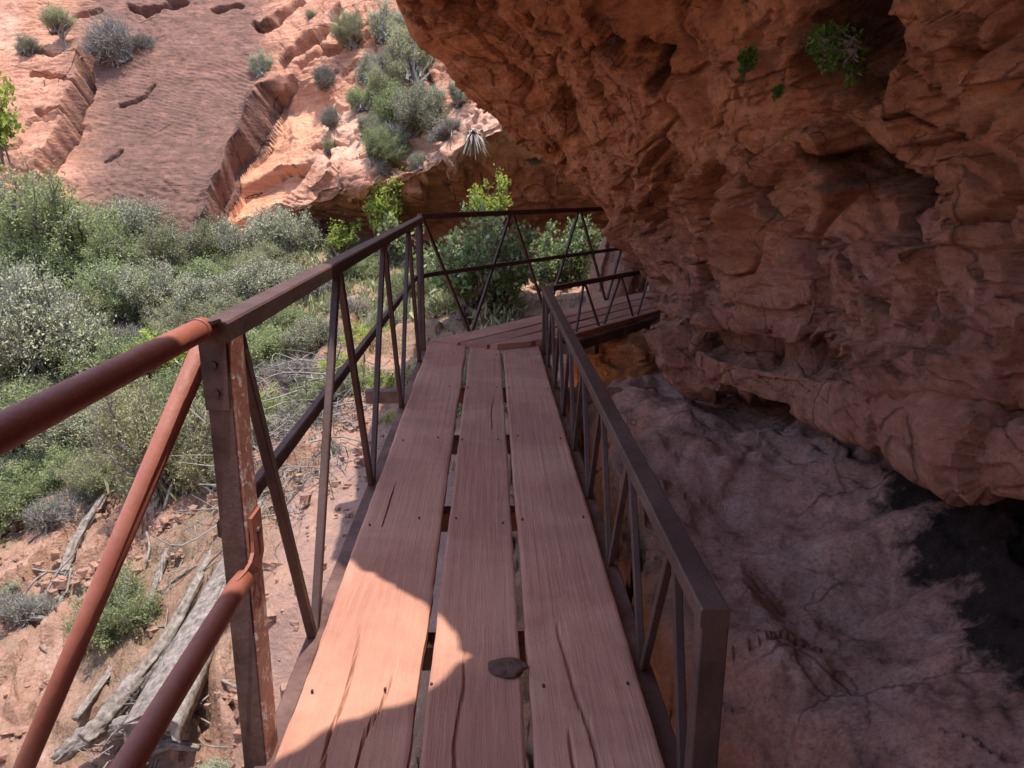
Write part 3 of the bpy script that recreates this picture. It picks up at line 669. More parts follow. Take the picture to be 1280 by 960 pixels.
# right railing, flight one
mb = MB(); mb.bar(W1(.47, 1.44, .51), W1(.47, 6.62, .51), .062, .045, n1, .1)
right = part(mb, 'railing', M['metal'])
mb = MB(); mb.bar(W1(.472, 1.47, -.45), W1(.472, 1.47, .488), .06, .055, t1, .06); sub(mb, 'post', M['metal'], right)
mb = MB(); mb.bar(W1(.472, 6.58, -.3), W1(.472, 6.58, .488), .05, .05, t1, .06); sub(mb, 'post', M['metal'], right)
bs = [2.10, 2.77, 3.44, 4.11, 4.78, 5.45, 6.12]
prev = 1.53
for i, b in enumerate(bs):
    tp = 1.80 if i == 0 else (bs[i-1]+b)/2
    if i == 0: bal(W1, .468, 1.57, -.06, 1.78, .49, right, .028)
    if i == 0: bal(W1, .468, tp+.02, .49, b-.012, -.06, right, .028)
    else:
        bal(W1, .468, bs[i-1]+.018, -.06, tp-.012, .49, right, .028); bal(W1, .468, tp+.018, .49, b-.012, -.06, right, .028)
bal(W1, .468, 6.14, -.06, 6.45, .49, right, .028)
# outer railing, flight two
mb = MB(); mb.bar(W1(-.605, 6.84, 1.075), W2(-.02, .25, 1.10), .055, .05, n2, .1); c_ = MB()
c_.bar(W2(-.02, .02, 1.10), W2(-.02, 4.6, 1.10), .058, .05, n2, .1)
outer = part(c_, 'railing', M['metal'])
mb = MB(); mb.bar(W1(-.63, 6.80, .585), W2(-.03, .16, .59), .03, .04, n2, .15); sub(mb, 'mid_rail', M['metal'], outer)
mb = MB(); mb.bar(W2(-.03, .14, .59), W2(-.03, 4.6, .605), .03, .04, n2, .15); sub(mb, 'mid_rail', M['metal'], outer)
for (x0, x1) in ((.03, .62), (2.02-.0, 1.42), ):
    pass
zz = [(.04, 1.09), (.64, .0), (1.40, 1.09), (1.98, .0), (2.74, 1.09), (3.33, .0), (4.08, 1.09), (4.6, .0)]
for k in range(len(zz)-1):
    (x0, y0), (x1, y1) = zz[k], zz[k+1]
    bal(W2, -.02, x0+.02, y0, x1-.02, y1, outer, .03)
# inner railing, flight two
c_ = MB(); c_.bar(W2(.97, .56, .44), W2(.97, 3.0, .44), .055, .045, n2, .1)
inner = part(c_, 'railing', M['metal'])
zz = [(.92, -.08), (1.13, .43), (1.43, -.06), (1.85, .43), (2.15, -.06), (2.55, .43)]
for k in range(len(zz)-1):
    (x0, y0), (x1, y1) = zz[k], zz[k+1]
    bal(W2, .97, x0+.012, y0, x1-.012, y1, inner, .022)
# pipe railing near the camera
def smooth_pts(K, n=8): return list(crspline(np.array(K, float), [n]*(len(K)-1), 0))
mb = MB(); mb.tube([W1(-.61, -1.4, 1.095), W1(-.61, 1.58, 1.095), W1(-.61, 1.64, 1.094), W1(-.61, 1.665, 1.088)], [.0245, .0245, .025, .024], 24)
pipe = part(mb, 'pipe_handrail', M['pipe'], smooth=True)
# flattened end bent down over the post, with two bolts
A = [W1(-.638, 1.62, 1.11), W1(-.64, 1.665, 1.108), W1(-.642, 1.688, 1.09), W1(-.64, 1.691, 1.03), W1(-.638, 1.691, .90)]
B = [W1(-.582, 1.62, 1.11), W1(-.58, 1.665, 1.108), W1(-.579, 1.688, 1.09), W1(-.582, 1.691, 1.03), W1(-.586, 1.691, .90)]
m_ = MB(); rings = []
for k, (p, q) in enumerate(zip(A, B)):
    nn = [n1, n1, nz(n1-t1), -t1, -t1][k]; rings.append([p-nn*.004, q-nn*.004, q+nn*.004, p+nn*.004])
m_.loft(rings); fe = sub(m_, 'end_plate', M['darkflange'], pipe)
mb = MB(); mb.tube([W1(-.61, 1.605, 1.095), W1(-.61, 1.625, 1.095)], .0265, 24); sub(mb, 'weld_ring', M['pipe'], pipe, True)
for h in (1.005, .94):
    mb = MB(); mb.tube([W1(-.612, 1.688, h), W1(-.612, 1.68, h)], .009, 10); sub(mb, 'bolt', M['darkflange'], pipe)
# lower pipe with flattened end bolted on the flaking flange
mb = MB(); K = [W1(-.585, -1.4, .49), W1(-.585, 1.56, .49), W1(-.583, 1.62, .495), W1(-.578, 1.66, .50)]
mb.tube(K, [.024, .024, .024, .021], 24); lower = part(mb, 'pipe_rail', M['pipe'], smooth=True)
m_ = MB(); rings = []
for p, q in ((W1(-.566, 1.70, .63), W1(-.566, 1.772, .63)), (W1(-.566, 1.70, .57), W1(-.566, 1.773, .57)), (W1(-.566, 1.695, .545), W1(-.566, 1.772, .515)), (W1(-.567, 1.675, .53), W1(-.567, 1.735, .478)), (W1(-.572, 1.645, .522), W1(-.572, 1.67, .468)), (W1(-.58, 1.61, .519), W1(-.58, 1.62, .466))):
    rings.append([p-s1*.004, q-s1*.004, q+s1*.004, p+s1*.004])
m_.loft(rings); sub(m_, 'end_plate', M['pipe'], lower)
mb = MB(); mb.tube([W1(-.564, 1.735, .585), W1(-.556, 1.735, .585)], .009, 10); sub(mb, 'bolt', M['metal'], lower)
# outrigger brace
mb = MB(); p0, p1 = P(258, 425, 1.80), P(28, 965, 1.96)
mb.tube([p0, p0+(p1-p0)*1.5], .0255, 20); part(mb, 'pipe_brace', M['pipe'], smooth=True)
# dirt clod on the deck
def lump(name, c, r, mat, seed, flat=1., sub_=4, amp=.25, sc=2., lab=None, cat=None, group=None, up=None):
    import bmesh
    bm = bmesh.new(); bmesh.ops.create_icosphere(bm, subdivisions=sub_, radius=1)
    V = np.array([v.co[:] for v in bm.verts]); F_, E_ = facet(V*sc*.9+seed*3.1, seed, 1.1)
    d = 1+amp*F_+amp*.6*fbm(V*sc+seed, 4, seed); V2 = V*d[:, None]*np.array(r)*np.array([1, 1, flat])
    for v, q in zip(bm.verts, V2): v.co = q
    me = bpy.data.meshes.new(name); bm.to_mesh(me); bm.free(); me.polygons.foreach_set('use_smooth', [sub_ > 3]*len(me.polygons)); me.update()
    o = link(name, me, mat, None, tuple(c))
    if lab: tag(o, lab, cat, group)
    return o
lump('dirt_clod', W1(.045, 2.02, .0), (.06, .052, .011), M['clod'], 3, 1, 5, .1, 1.5, 'dark brown dirt clod lying on the deck beside the plank gap', 'dirt clod')

# ------------------------------------------------------------------ vegetation prototypes
def grow(seed, r, h, nstem, ntw, nleaf, ls, spread=.5, upb=.5, leafr=.25, lens=(.55, 1.0), blade=False, dome=True, wl=.55, base_spread=.12, irregular=.35):
    """twig network filling a dome (radius r, height h) plus leaf faces round the twig ends; returns (stem MB, leaf V, leaf F)"""
    g = np.random.default_rng(seed); S = MB(); tips = []
    lob = g.normal(0, 1, (5, 3)); lob /= np.linalg.norm(lob, axis=1)[:, None]; la = g.uniform(-irregular, irregular, 5)
    for k in range(nstem):
        az = g.uniform(0, 2*math.pi); el = math.acos(g.uniform(.0, 1)**1.0)*spread*2/math.pi*1.9
        el = min(el, 1.75)
        dvec = np.array([math.sin(el)*math.cos(az), math.sin(el)*math.sin(az), math.cos(el)])
        k_ = 1+sum(a*max(0, dvec@l)**3 for a, l in zip(la, lob)); L = g.uniform(*lens)*k_
        tip = dvec*np.array([r, r, h])*L; base = np.array([g.normal(0, base_spread*r), g.normal(0, base_spread*r), 0])
        mid = base*.4+tip*.5+g.normal(0, .08*r, 3); mid[2] = abs(mid[2])+.02*h
        pts = [base, (base+mid)/2+g.normal(0, .02*r, 3), mid, (mid+tip)/2+g.normal(0, .04*r, 3), tip]
        rad = .018*r*g.uniform(.6, 1.3)
        S.tube(pts, [rad*1.6, rad*1.2, rad*.9, rad*.55, rad*.2], 5, False)
        for j in range(ntw):
            t = g.uniform(.35, 1)*4; i = min(int(t), 3); p = pts[i]+(pts[i+1]-pts[i])*(t-i)
            dd = g.normal(0, 1, 3)+dvec*1.1; dd[2] += upb; dd /= np.linalg.norm(dd); l = leafr*r*g.uniform(.5, 1.2)
            q = p+dd*l; S.tube([p, (p+q)/2+g.normal(0, .02*r, 3), q], [rad*.35, rad*.25, rad*.12], 3, False)
            tips.append((p, q, dd))
    T = np.array([[*p, *q, *d] for p, q, d in tips]); n = nleaf
    idx = g.integers(0, len(T), n); t = g.uniform(.15, 1.1, n)[:, None]
    c = T[idx, :3]*(1-t)+T[idx, 3:6]*t+g.normal(0, .035*r, (n, 3))
    dirn = T[idx, 6:9]+g.normal(0, .8, (n, 3)); dirn /= np.linalg.norm(dirn, axis=1)[:, None]
    sd = np.cross(dirn, g.normal(0, 1, (n, 3))); sd /= np.linalg.norm(sd, axis=1)[:, None]
    L = (ls*g.uniform(.6, 1.3, n))[:, None]; Wd = L*wl
    nn = np.cross(dirn, sd)
    V = np.stack([c, c+dirn*L*.5+sd*Wd*.5+nn*L*.08, c+dirn*L, c+dirn*L*.5-sd*Wd*.5+nn*L*.08], 1).reshape(-1, 3)
    Fq = np.arange(len(V)).reshape(-1, 4)
    return S, V, Fq
PROTO = {}
def proto(key, leafmat, twigmat, **kw):
    S, V, Fq = grow(**kw)
    me = npmesh('foliage', V, Fq, False); me.materials.append(leafmat)
    ms = bpy.data.meshes.new('stems'); ms.from_pydata(S.v, [], S.q); ms.materials.append(twigmat); ms.update()
    PROTO.setdefault(key, []).append((me, ms))
for s in (1, 2, 3):
    proto('green', M['leaf_green'], M['twig'], seed=s, r=1, h=.95, nstem=70, ntw=16, nleaf=34000, ls=.034, leafr=.25, wl=.5, irregular=.6)
    proto('grey', M['leaf_grey'], M['twig'], seed=10+s, r=1, h=.9, nstem=90, ntw=18, nleaf=36000, ls=.031, leafr=.2, wl=.55, irregular=.6)
    proto('olive', M['leaf_olive'], M['twig'], seed=20+s, r=1, h=1.0, nstem=70, ntw=16, nleaf=34000, ls=.034, leafr=.2, wl=.35, irregular=.6)
for s in (1, 2):
    proto('dry', M['leaf_grey'], M['twig'], seed=30+s, r=1, h=.8, nstem=110, ntw=22, nleaf=3500, ls=.04, leafr=.3, wl=.4)
    proto('lime', M['leaf_lime'], M['bark'], seed=40+s, r=1, h=1.3, nstem=26, ntw=10, nleaf=2600, ls=.085, leafr=.3, wl=.75, spread=.45, lens=(.35, 1.1), irregular=.8)
    proto('maple', M['leaf_maple'], M['bark'], seed=50+s, r=1, h=1.1, nstem=40, ntw=13, nleaf=8500, ls=.062, irregular=.6, lens=(.45, 1.1), leafr=.22, wl=.7, spread=.55)
    proto('lowlime', M['leaf_lime'], M['twig'], seed=60+s, r=1, h=.6, nstem=40, ntw=12, nleaf=6000, ls=.06, leafr=.25, wl=.5)
proto('fern', M['leaf_fern'], M['twig'], seed=71, r=1, h=.7, nstem=30, ntw=10, nleaf=900, ls=.17, leafr=.3, wl=.5, spread=.6)

def plant(name, key, loc, r, label, cat, group=None, seed=0, hs=1.0, tilt=(0, 0)):
    g = random.Random(seed*7+3); fm, sm_ = PROTO[key][seed % len(PROTO[key])]
    e = empty(name, tuple(loc)); tag(e, label, cat, group)
    e.scale = (r, r*g.uniform(.85, 1.15), r*hs); e.rotation_euler = (tilt[0], tilt[1], g.uniform(0, 6.28))
    for n_, me in (('foliage', fm), ('stems', sm_)):
        o = bpy.data.objects.new(n_, me); C.objects.link(o); o.parent = e
    return e
# slope shrubs: (px, base py, radius px, kind, height scale, label)
SH = [
 (-40, 320, 95, 'grey', 1.0, 'grey-green shrub cut by the left edge high on the slope'),
 (75, 335, 88, 'green', .92, 'big bright green rounded shrub highest on the left of the slope'),
 (160, 312, 62, 'grey', 1.0, 'pale grey-green shrub right behind the big bright green shrub'),
 (225, 345, 58, 'olive', .95, 'olive shrub below the dark varnished slab of the cliff'),
 (290, 330, 58, 'grey', .9, 'grey shrub under the orange recess of the cliff'),
 (352, 318, 50, 'grey', 1.15, 'grey shrub leaning against the cliff foot left of the yellow-green sapling'),
 (-30, 430, 100, 'grey', 1.0, 'grey-green shrub at the left edge below the bright green one'),
 (65, 470, 95, 'grey', 1.25, 'large silvery grey shrub at left in the middle of the slope'),
 (150, 395, 60, 'green', 1.0, 'mid green shrub between the silvery shrub and the olive one'),
 (205, 395, 62, 'grey', .95, 'grey shrub above the round pipe handrail'),
 (262, 400, 60, 'grey', .9, 'dusty grey shrub just left of the bend of the railing'),
 (330, 378, 58, 'grey', .95, 'grey twiggy shrub behind the dark straight handrail'),
 (385, 365, 42, 'dry', 1.0, 'almost leafless grey shrub beside the red bank under the cliff'),
 (140, 470, 65, 'green', .8, 'green shrub right of the silvery shrub, above the pipe handrail'),
 (205, 455, 55, 'lowlime', .9, 'yellowish green shrub just above the pipe handrail'),
 (330, 450, 62, 'green', .85, 'fresh green shrub seen below the handrail right of the near post'),
 (395, 435, 45, 'grey', .9, 'grey shrub between the second pair of balusters'),
 (255, 500, 55, 'green', .8, 'green shrub behind the near steel post'),
 (330, 530, 55, 'lowlime', 1.0, 'lime green shrub right of the near steel post'),
 (20, 560, 85, 'green', .8, 'green shrub at the left edge under the pipe handrail'),
 (100, 560, 70, 'grey', .9, 'grey-green shrub under the pipe handrail'),
 (20, 640, 70, 'green', .9, 'bright green shrub at the left edge above the bare rock'),
 (70, 645, 55, 'dry', .8, 'pale dead looking shrub hanging over the red bank at left'),
 (130, 610, 55, 'olive', .85, 'small olive shrub left of the juniper on the bare rock edge'),
 (215, 612, 92, 'olive', 1.25, 'large olive juniper-like shrub with a dark hollow beneath it'),
 (150, 800, 62, 'green', 1.05, 'small bright green bush among driftwood and rocks'),
 (40, 765, 48, 'dry', .8, 'low grey dry bush left of the small bright green bush'),
 (-10, 750, 42, 'grey', .8, 'low grey bush cut by the left edge among the rocks'),
 (262, 970, 38, 'grey', .7, 'small grey-green plant at the bottom left of the near post'),
 (325, 895, 14, 'green', .9, 'tiny green tuft on the reddish gravel beside the near post'),
 (455, 430, 38, 'lowlime', .9, 'yellow-green shrub behind the balusters near the far corner'),
 (478, 480, 34, 'lowlime', .8, 'low lime plants behind the far pairs of balusters'),
 (435, 490, 36, 'grey', .8, 'grey shrub low between the middle balusters'),
 (500, 520, 26, 'lowlime', .7, 'small lime tuft below the cross beam end'),
 (440, 345, 30, 'green', .9, 'green shrub at the foot of the yellow-green sapling'),
 (520, 370, 34, 'green', .9, 'green shrub behind the corner post'),
 (415, 560, 24, 'dry', .8, 'dry grey shrub on the edge of the smooth slab'),
 (115, 355, 60, 'green', 1.0, 'green shrub in front of the pale one at the upper left of the slope'),
 (20, 370, 70, 'green', .9, 'green shrub directly left below the big bright green shrub'),
 (180, 350, 45, 'dry', 1.0, 'twiggy grey shrub between the bright green shrub and the olive one'),
 (320, 345, 42, 'olive', .9, 'dark olive shrub amid the grey ones under the orange recess'),
 (258, 355, 45, 'green', .8, 'small mid green shrub among the grey ones below the varnished slab'),
 (175, 435, 45, 'dry', .9, 'bare twiggy shrub in the centre of the slope'),
 (240, 430, 48, 'olive', .9, 'olive shrub just above the bend of the railing'),
 (300, 415, 50, 'olive', .8, 'olive shrub touching the straight handrail from behind'),
 (355, 410, 46, 'green', .8, 'green shrub behind the first pair of baluster tops'),
 (100, 420, 55, 'olive', .9, 'olive shrub behind the large silvery one'),
 (60, 520, 60, 'olive', .8, 'olive shrub between the silvery shrub and the pipe handrail'),
 (-20, 500, 70, 'olive', .9, 'olive shrub at the left edge above the pipe handrail'),
 (180, 530, 55, 'green', .8, 'green shrub under the pipe handrail right of the grey-green one'),
 (155, 560, 50, 'dry', .9, 'twiggy grey shrub under the middle of the pipe handrail'),
 (235, 545, 48, 'lowlime', .8, 'yellowish shrub left of the near post behind the pipe brace'),
 (300, 480, 50, 'grey', .8, 'grey shrub just right below the railing bend'),
 (370, 480, 46, 'dry', .9, 'twiggy dead shrub behind the first baluster pair'),
 (360, 540, 44, 'grey', .8, 'grey shrub above the tangle of dead branches'),
 (300, 560, 44, 'green', .7, 'green shrub low beside the near post, left of the dead branches'),
 (400, 500, 36, 'green', .8, 'green shrub left of the fallen grey trunk'),
 (10, 600, 60, 'grey', .8, 'greyish shrub at the left edge below the pipe handrail'),
 (60, 600, 50, 'green', .8, 'green shrub above the pale dead looking one'),
 (270, 600, 46, 'olive', .9, 'olive shrub behind the near post beside the juniper-like shrub'),
 (440, 390, 36, 'dry', .9, 'dry shrub on the red bank left of the far balusters'),
 (480, 410, 30, 'grey', .9, 'small grey shrub right before the far corner post'),
 (425, 460, 34, 'lowlime', .9, 'lime shrub left of the fallen trunk top'),
]
for i, (px, py, rp, key, hs, lab) in enumerate(SH):
    b = hit(px, py+8); D = b[1]; r = rp*D/F*1.32
    b = b-[0, 0, .06*r]
    plant('shrub', key, b, r, lab, 'shrub', 'shrubs on the canyon slope', i, hs)
# saplings and trees
def tree(name, crown_key, base, crown_c, r, hs, label, seed, lean=.1, trunk_r=.05):
    e = empty(name, tuple(base)); tag(e, label, 'tree')
    g = np.random.default_rng(seed); d = np.array(crown_c)-np.array(base)
    mb = MB(); K = [np.zeros(3), d*.3+g.normal(0, .06, 3), d*.62+g.normal(0, .06, 3), d*.95]; pts = smooth_pts(K, 5)
    mb.tube(pts, [trunk_r*(1-.6*k/len(pts)) for k in range(len(pts))], 8)
    for k in range(6):
        q = pts[int(len(pts)*g.uniform(.4, .9))]; v = g.normal(0, 1, 3); v[2] = abs(v[2])+.4; v = nz(v)*r*g.uniform(.5, .9)
        mb.tube([q, q+v*.5+g.normal(0, .05, 3), q+v], [trunk_r*.45, trunk_r*.3, trunk_r*.1], 6)
    o = mb.build('trunk', M['bark']); o.parent = e
    fm, sm_ = PROTO[crown_key][seed % len(PROTO[crown_key])]
    for n_, me in (('crown', fm), ('branches', sm_)):
        c = bpy.data.objects.new(n_, me); C.objects.link(c); c.parent = e; c.location = tuple(d-np.array([0, 0, r*hs*.3])); c.scale = (r, r, r*hs); c.rotation_euler = (0, 0, seed*1.3)
    return e
g0 = hit(478, 350); tree('sapling', 'lime', g0, P(482, 285, g0[1]), 40*g0[1]/F, 1.5, 'bright yellow-green sapling rising in front of the shaded alcove', 2)
g0 = hit(420, 335); tree('sapling', 'lime', g0, P(425, 310, g0[1]), 36*g0[1]/F, .8, 'low yellow-green sapling beside the grey shrubs at the alcove mouth', 3)
g0 = P(575, 430, 11.6); g0[2] = gz(g0[None, :2])[0]; tree('tree', 'maple', g0, P(600, 362, 11.6), 98*11.6/F, 1.05, 'leafy pale green tree seen through the railing of the second flight', 4, trunk_r=.07)
g0 = P(690, 420, 13.5); g0[2] = gz(g0[None, :2])[0]; tree('tree', 'maple', g0, P(705, 345, 13.5), 70*13.5/F, 1.1, 'darker leafy tree in the shade between the pale tree and the rock nose', 5, trunk_r=.07)
g0 = P(610, 420, 14.5); g0[2] = gz(g0[None, :2])[0]; tree('tree', 'lime', g0, P(612, 280, 14.5), 36*14.5/F, 1.2, 'slim yellowish tree top showing just above the far handrail', 6, trunk_r=.05)
g0 = hit(-30, 330); g0 = P(-60, 300, 11.5); g0[2] = gz(g0[None, :2])[0]; tree('tree', 'lime', g0, P(-18, 175, 11.5), 72*11.5/F, 1.3, 'bright green tree reaching in at the upper left edge', 7, trunk_r=.08)
# pinyon on the cliff
e = cat_(106, 74); tree('pine_tree', 'olive', e, cat_(85, 45)+[-.1, -.4, .2], .62, 1.0, 'small leaning pine growing on the ledge at the upper left of the cliff', 8, trunk_r=.07)
CL = [(155, 70, 26, 'dry', 1.5, 'sparse brown twiggy shrub on the upper cliff right of the pine'), (175, 52, 14, 'dry', 1.0, 'tiny dry tuft on the cliff beside the sparse twiggy shrub'), (30, 68, 20, 'grey', .8, 'round grey bush on the cliff at the upper left corner'),
 (325, 92, 16, 'grey', 1.3, 'grey bush at the top of the diagonal crack'), (400, 108, 14, 'dry', 1.5, 'dry tuft hanging in the crack left of the cliff bushes'), (440, 52, 19, 'olive', 1.3, 'olive bush highest and leftmost of the clump on the cliff'), (478, 52, 26, 'grey', 1.1, 'grey-green bush high on the cliff right of the olive one'),
 (462, 100, 24, 'grey', 1.2, 'grey-green bush in the middle left of the cliff clump'), (518, 105, 36, 'olive', 1.5, 'largest olive bush on the cliff clump'), (478, 155, 34, 'green', 1.2, 'bright green bush low in the cliff clump'), (515, 160, 36, 'grey', 1.1, 'grey-olive bush below the largest olive bush'),
 (470, 195, 24, 'green', 1.1, 'green trailing bush lowest left of the cliff clump'), (500, 190, 28, 'dry', 1.0, 'dry twiggy bush at the bottom of the cliff clump'), (570, 130, 22, 'grey', 1.0, 'grey bush beside the rock arch edge on the cliff'), (524, 210, 13, 'grey', 1.3, 'small pale bush hanging at the alcove lip'),
 (500, 128, 26, 'olive', 1.2, 'olive bush in the heart of the cliff clump'), (455, 135, 20, 'green', 1.1, 'small green bush at the left side of the cliff clump'), (492, 82, 20, 'dry', 1.2, 'dry grey bush between the upper bushes of the cliff clump'),
 (540, 150, 22, 'grey', 1.1, 'grey bush at the right side of the cliff clump'), (452, 168, 18, 'grey', 1.2, 'small grey bush at the lower left of the cliff clump'), (532, 72, 18, 'olive', 1.2, 'olive bush above the largest one by the rock arch'), (480, 215, 16, 'dry', 1.2, 'dry dangling tuft under the lowest green bush of the cliff clump'),
 (415, 150, 13, 'dry', 1.3, 'thin grey weed on the pale face of the cliff'), (560, 165, 22, 'dry', .8, 'tangled dry brush left of the bleached agave'), (405, 188, 10, 'olive', 1.3, 'tiny olive tuft on the pale face of the cliff'), (385, 22, 9, 'olive', 1, 'tiny bush near the top of the cliff right of the dark crack'), (545, 30, 20, 'dry', 1, 'dry brush beside the top of the rock arch'), (590, 105, 14, 'grey', 1, 'small grey bush tucked against the rock arch'), (660, 205, 10, 'dry', 1, 'tiny dry tuft on the shaded alcove ceiling')]
for i, (px, py, rp, key, hs, lab) in enumerate(CL):
    b = cat_(px, py); D = b[1]; plant('bush', key, b+[0, .05, -.05], rp*D/F*1.6, lab, 'bush', 'bushes growing on the cliff', i+3, hs, (R(35), 0))
# bleached agave-like plant with drooping blades
def agave(loc, r, label):
    g = np.random.default_rng(5); V = []; Q = []
    for k in range(170):
        az = g.uniform(0, 6.283); el = g.uniform(-.9, 1.1); L = r*g.uniform(.6, 1.1); o = np.array([math.cos(az)*math.cos(el), math.sin(az)*math.cos(el)*.8-.2, math.sin(el)])
        sd = nz(np.cross(o, [0, 0, 1.01]))*r*.035; n = len(V)
        for t, wv in ((0, 1), (.4, .9), (.75, .6), (1, .1)):
            c = o*L*t+np.array([0, -.05*t, -.55*r*t*t]); V += [c-sd*wv, c+sd*wv]
        Q += [(n+2*j, n+2*j+1, n+2*j+3, n+2*j+2) for j in range(3)]
    me = npmesh('agave', np.array(V), np.array(Q)); tag(link('agave', me, M['leaf_dry'], None, tuple(loc)), label, 'agave')
agave(cat_(590, 165)+[0, -.2, 0], .38, 'bleached grey agave with drooping blades at the alcove lip')
# ferns in the roof pocket
for i, (px, py, rp, lab) in enumerate([(1065, 60, 38, 'green fern clump in the big pocket of the rock ceiling'), (1035, 50, 22, 'small fern left inside the big ceiling pocket'), (940, 78, 18, 'small dark fern in the crack left of the big pocket'), (975, 117, 10, 'tiny green sprig on the rock below the ceiling pocket')]):
    b = wsurf(px, py); D = b[1]*1.0; q = b+[-.03, -.05, -.03]
    plant('fern', 'fern', q, rp*D/F*1.35, lab, 'fern', 'ferns on the rock ceiling', i, .8, (R(100), R(-30)))

# ------------------------------------------------------------------ driftwood, sticks, stones
def gp(px, py, up=0):
    p = hit(px, py); return p+[0, 0, up]
def log(pts, rads, label, name='log', seed=0, knots=True, n=26, mat=None, cat='log'):
    g = np.random.default_rng(seed); K = np.array(pts); S = crspline(K, [16]*(len(K)-1), 0); rr = np.interp(np.linspace(0, 1, len(S)), np.linspace(0, 1, len(rads)), rads)
    mb = MB(); rings = []; ref = None
    for i, p in enumerate(S):
        t = nz(S[min(i+1, len(S)-1)]-S[max(i-1, 0)])
        if ref is None: ref = np.cross(t, (0, 0, 1))
        ref = nz(ref-t*(ref@t)); o = np.cross(t, ref)
        row = []
        for k in range(n):
            a = 2*math.pi*k/n; tw = a+i*.03; q = np.array([[math.cos(tw)*2.6+seed, math.sin(tw)*2.6, i*.07]]); rad = rr[i]*(1+.5*fbm(q, 4, seed, .6)[0])
            row.append(p+rad*(math.cos(a)*ref+math.sin(a)*o))
        rings.append(row)
    mb.loft(rings)
    o = mb.build(name, mat or M['deadwood'], None, True, tuple(S[0])); tag(o, label, cat); return o
# the broad split plank-like log in the lower left
b0, b1 = P(185, 905, 5.9), P(272, 745, 7.0)
wl = P(268, 752, 6.9); 
def slab_log():
    a0, a1 = P(158, 900, 5.9), P(245, 745, 7.4); c0, c1 = P(228, 900, 5.75), P(335, 640, 8.0); a1 = P(325, 615, 8.3)
    mb = MB(); nu_, nv_ = 60, 14; top = []
    for i in range(nu_):
        row = []
        for j in range(nv_):
            u, v = i/(nu_-1), j/(nv_-1)
            p = (a0*(1-u)+a1*u)*(1-v)+(c0*(1-u)+c1*u)*v; q = np.array([[v*7, u*2.2, 0.]])
            p = p+np.array([0, 0, .07*math.sin(math.pi*v)+.02*fbm(q, 4, 3)[0]])
            if i == 0: p = p-(a1-a0)*.02*(h3(np.array([j]), np.array([1]), np.array([1]), 2)[0])
            row.append(p)
        low = [p-[0, 0, .16] for p in row[::-1]]
        top.append(row+low)
    mb.loft(top); o = mb.build('split_log', M['deadwood'], None, True, tuple(a0)); tag(o, 'broad flat split grey log leaning down the slope behind the near post', 'log')
slab_log()
log([P(105, 925, 6.1), P(150, 880, 6.35), P(215, 790, 6.9), P(262, 700, 7.7), P(285, 650, 8.3)], [.05, .075, .06, .045, .03], 'long thin grey log lying left of the broad split log', 'log', 2)
log([P(95, 900, 6.6), P(170, 790, 7.4), P(205, 700, 8.2), P(225, 640, 9.0)], [.03, .035, .03, .02], 'slender grey branch above the long thin log', 'branch', 9, cat='branch')
log([P(70, 950, 6.3), P(120, 915, 6.3), P(190, 905, 6.1), P(235, 920, 6.0)], [.05, .07, .06, .03], 'twisted root-like driftwood at the foot of the broad log', 'driftwood', 4, cat='driftwood')
log([P(60, 800, 8.2), P(90, 690, 9.2), P(130, 620, 10.)], [.05, .06, .04], 'grey dead trunk running up beside the slanting pipe brace', 'log', 5)
log([P(150, 960, 5.9), P(200, 930, 6), P(250, 935, 6)], [.04, .05, .02], 'crooked driftwood piece at the bottom left', 'driftwood', 6, cat='driftwood')
log([P(0, 765, 8.3), P(40, 772, 8.2), P(85, 778, 8.1)], [.02, .03, .015], 'short bleached stick lying on rock at the far left', 'stick', 7, cat='stick')
log([P(400, 560, 9.1), P(450, 430, 11.7), P(468, 400, 12.5)], [.07, .08, .05], 'fallen grey trunk seen between the middle balusters', 'log', 8)
def sticks():
    g = np.random.default_rng(12)
    for k in range(34):
        px, py = g.uniform(10, 330), g.uniform(660, 950); a = gp(px, py, .03); L = g.uniform(.2, .7); az = g.uniform(0, 3.14); b = a+np.array([math.cos(az), math.sin(az), 0])*L; b[2] = gz(b[None, :2])[0]+.05+g.uniform(0, .1)
        mb = MB(); m_ = (a+b)/2+g.normal(0, .04, 3); mb.tube(smooth_pts([a, m_, b], 4), g.uniform(.006, .016), 6)
        o = mb.build('stick', M['deadwood'], None, True, tuple(a)); tag(o, 'thin bleached stick lying on the rocky ground below the walkway', 'stick', 'scattered thin sticks at lower left')
sticks()
# tangle of dead branches on the slope behind the balusters
def tangle(c0, c1, name, label, n, seed, spread):
    g = np.random.default_rng(seed); mb = MB()
    for k in range(n):
        t = g.uniform(0, 1); a = c0*(1-t)+c1*t+g.normal(0, spread*.35, 3); a[2] = max(gz(a[None, :2])[0], a[2]-.2); d = g.normal(0, 1, 3)+nz(c0-c1)*1.0; d[2] = d[2]*.3+.1; d = nz(d)*g.uniform(.3, 1.0)*spread
        m_ = a+d*.5+g.normal(0, .1*spread, 3); e = a+d+g.normal(0, .08*spread, 3)
        r_ = g.uniform(.004, .013); mb.tube(smooth_pts([a, m_, e], 3), [r_, r_*.9, r_*.8, r_*.7, r_*.6, r_*.4, r_*.3], 4, False)
        for j in range(3):
            q = a+(e-a)*g.uniform(.3, .9); mb.tube([q, q+g.normal(0, .13*spread, 3)], [r_*.5, r_*.15], 3, False)
    tag(mb.build(name, M['twig'], None, False, tuple(c0)), label, 'dead branches')
tangle(P(350, 650, 7.8), P(400, 470, 10.2), 'dead_branches', 'grey tangle of dead branches on the slope behind the first balusters', 330, 3, 1.0)
tangle(P(305, 560, 9.6), P(350, 480, 10.5), 'dead_branches', 'smaller grey brush tangle right of the near post', 120, 5, .8)
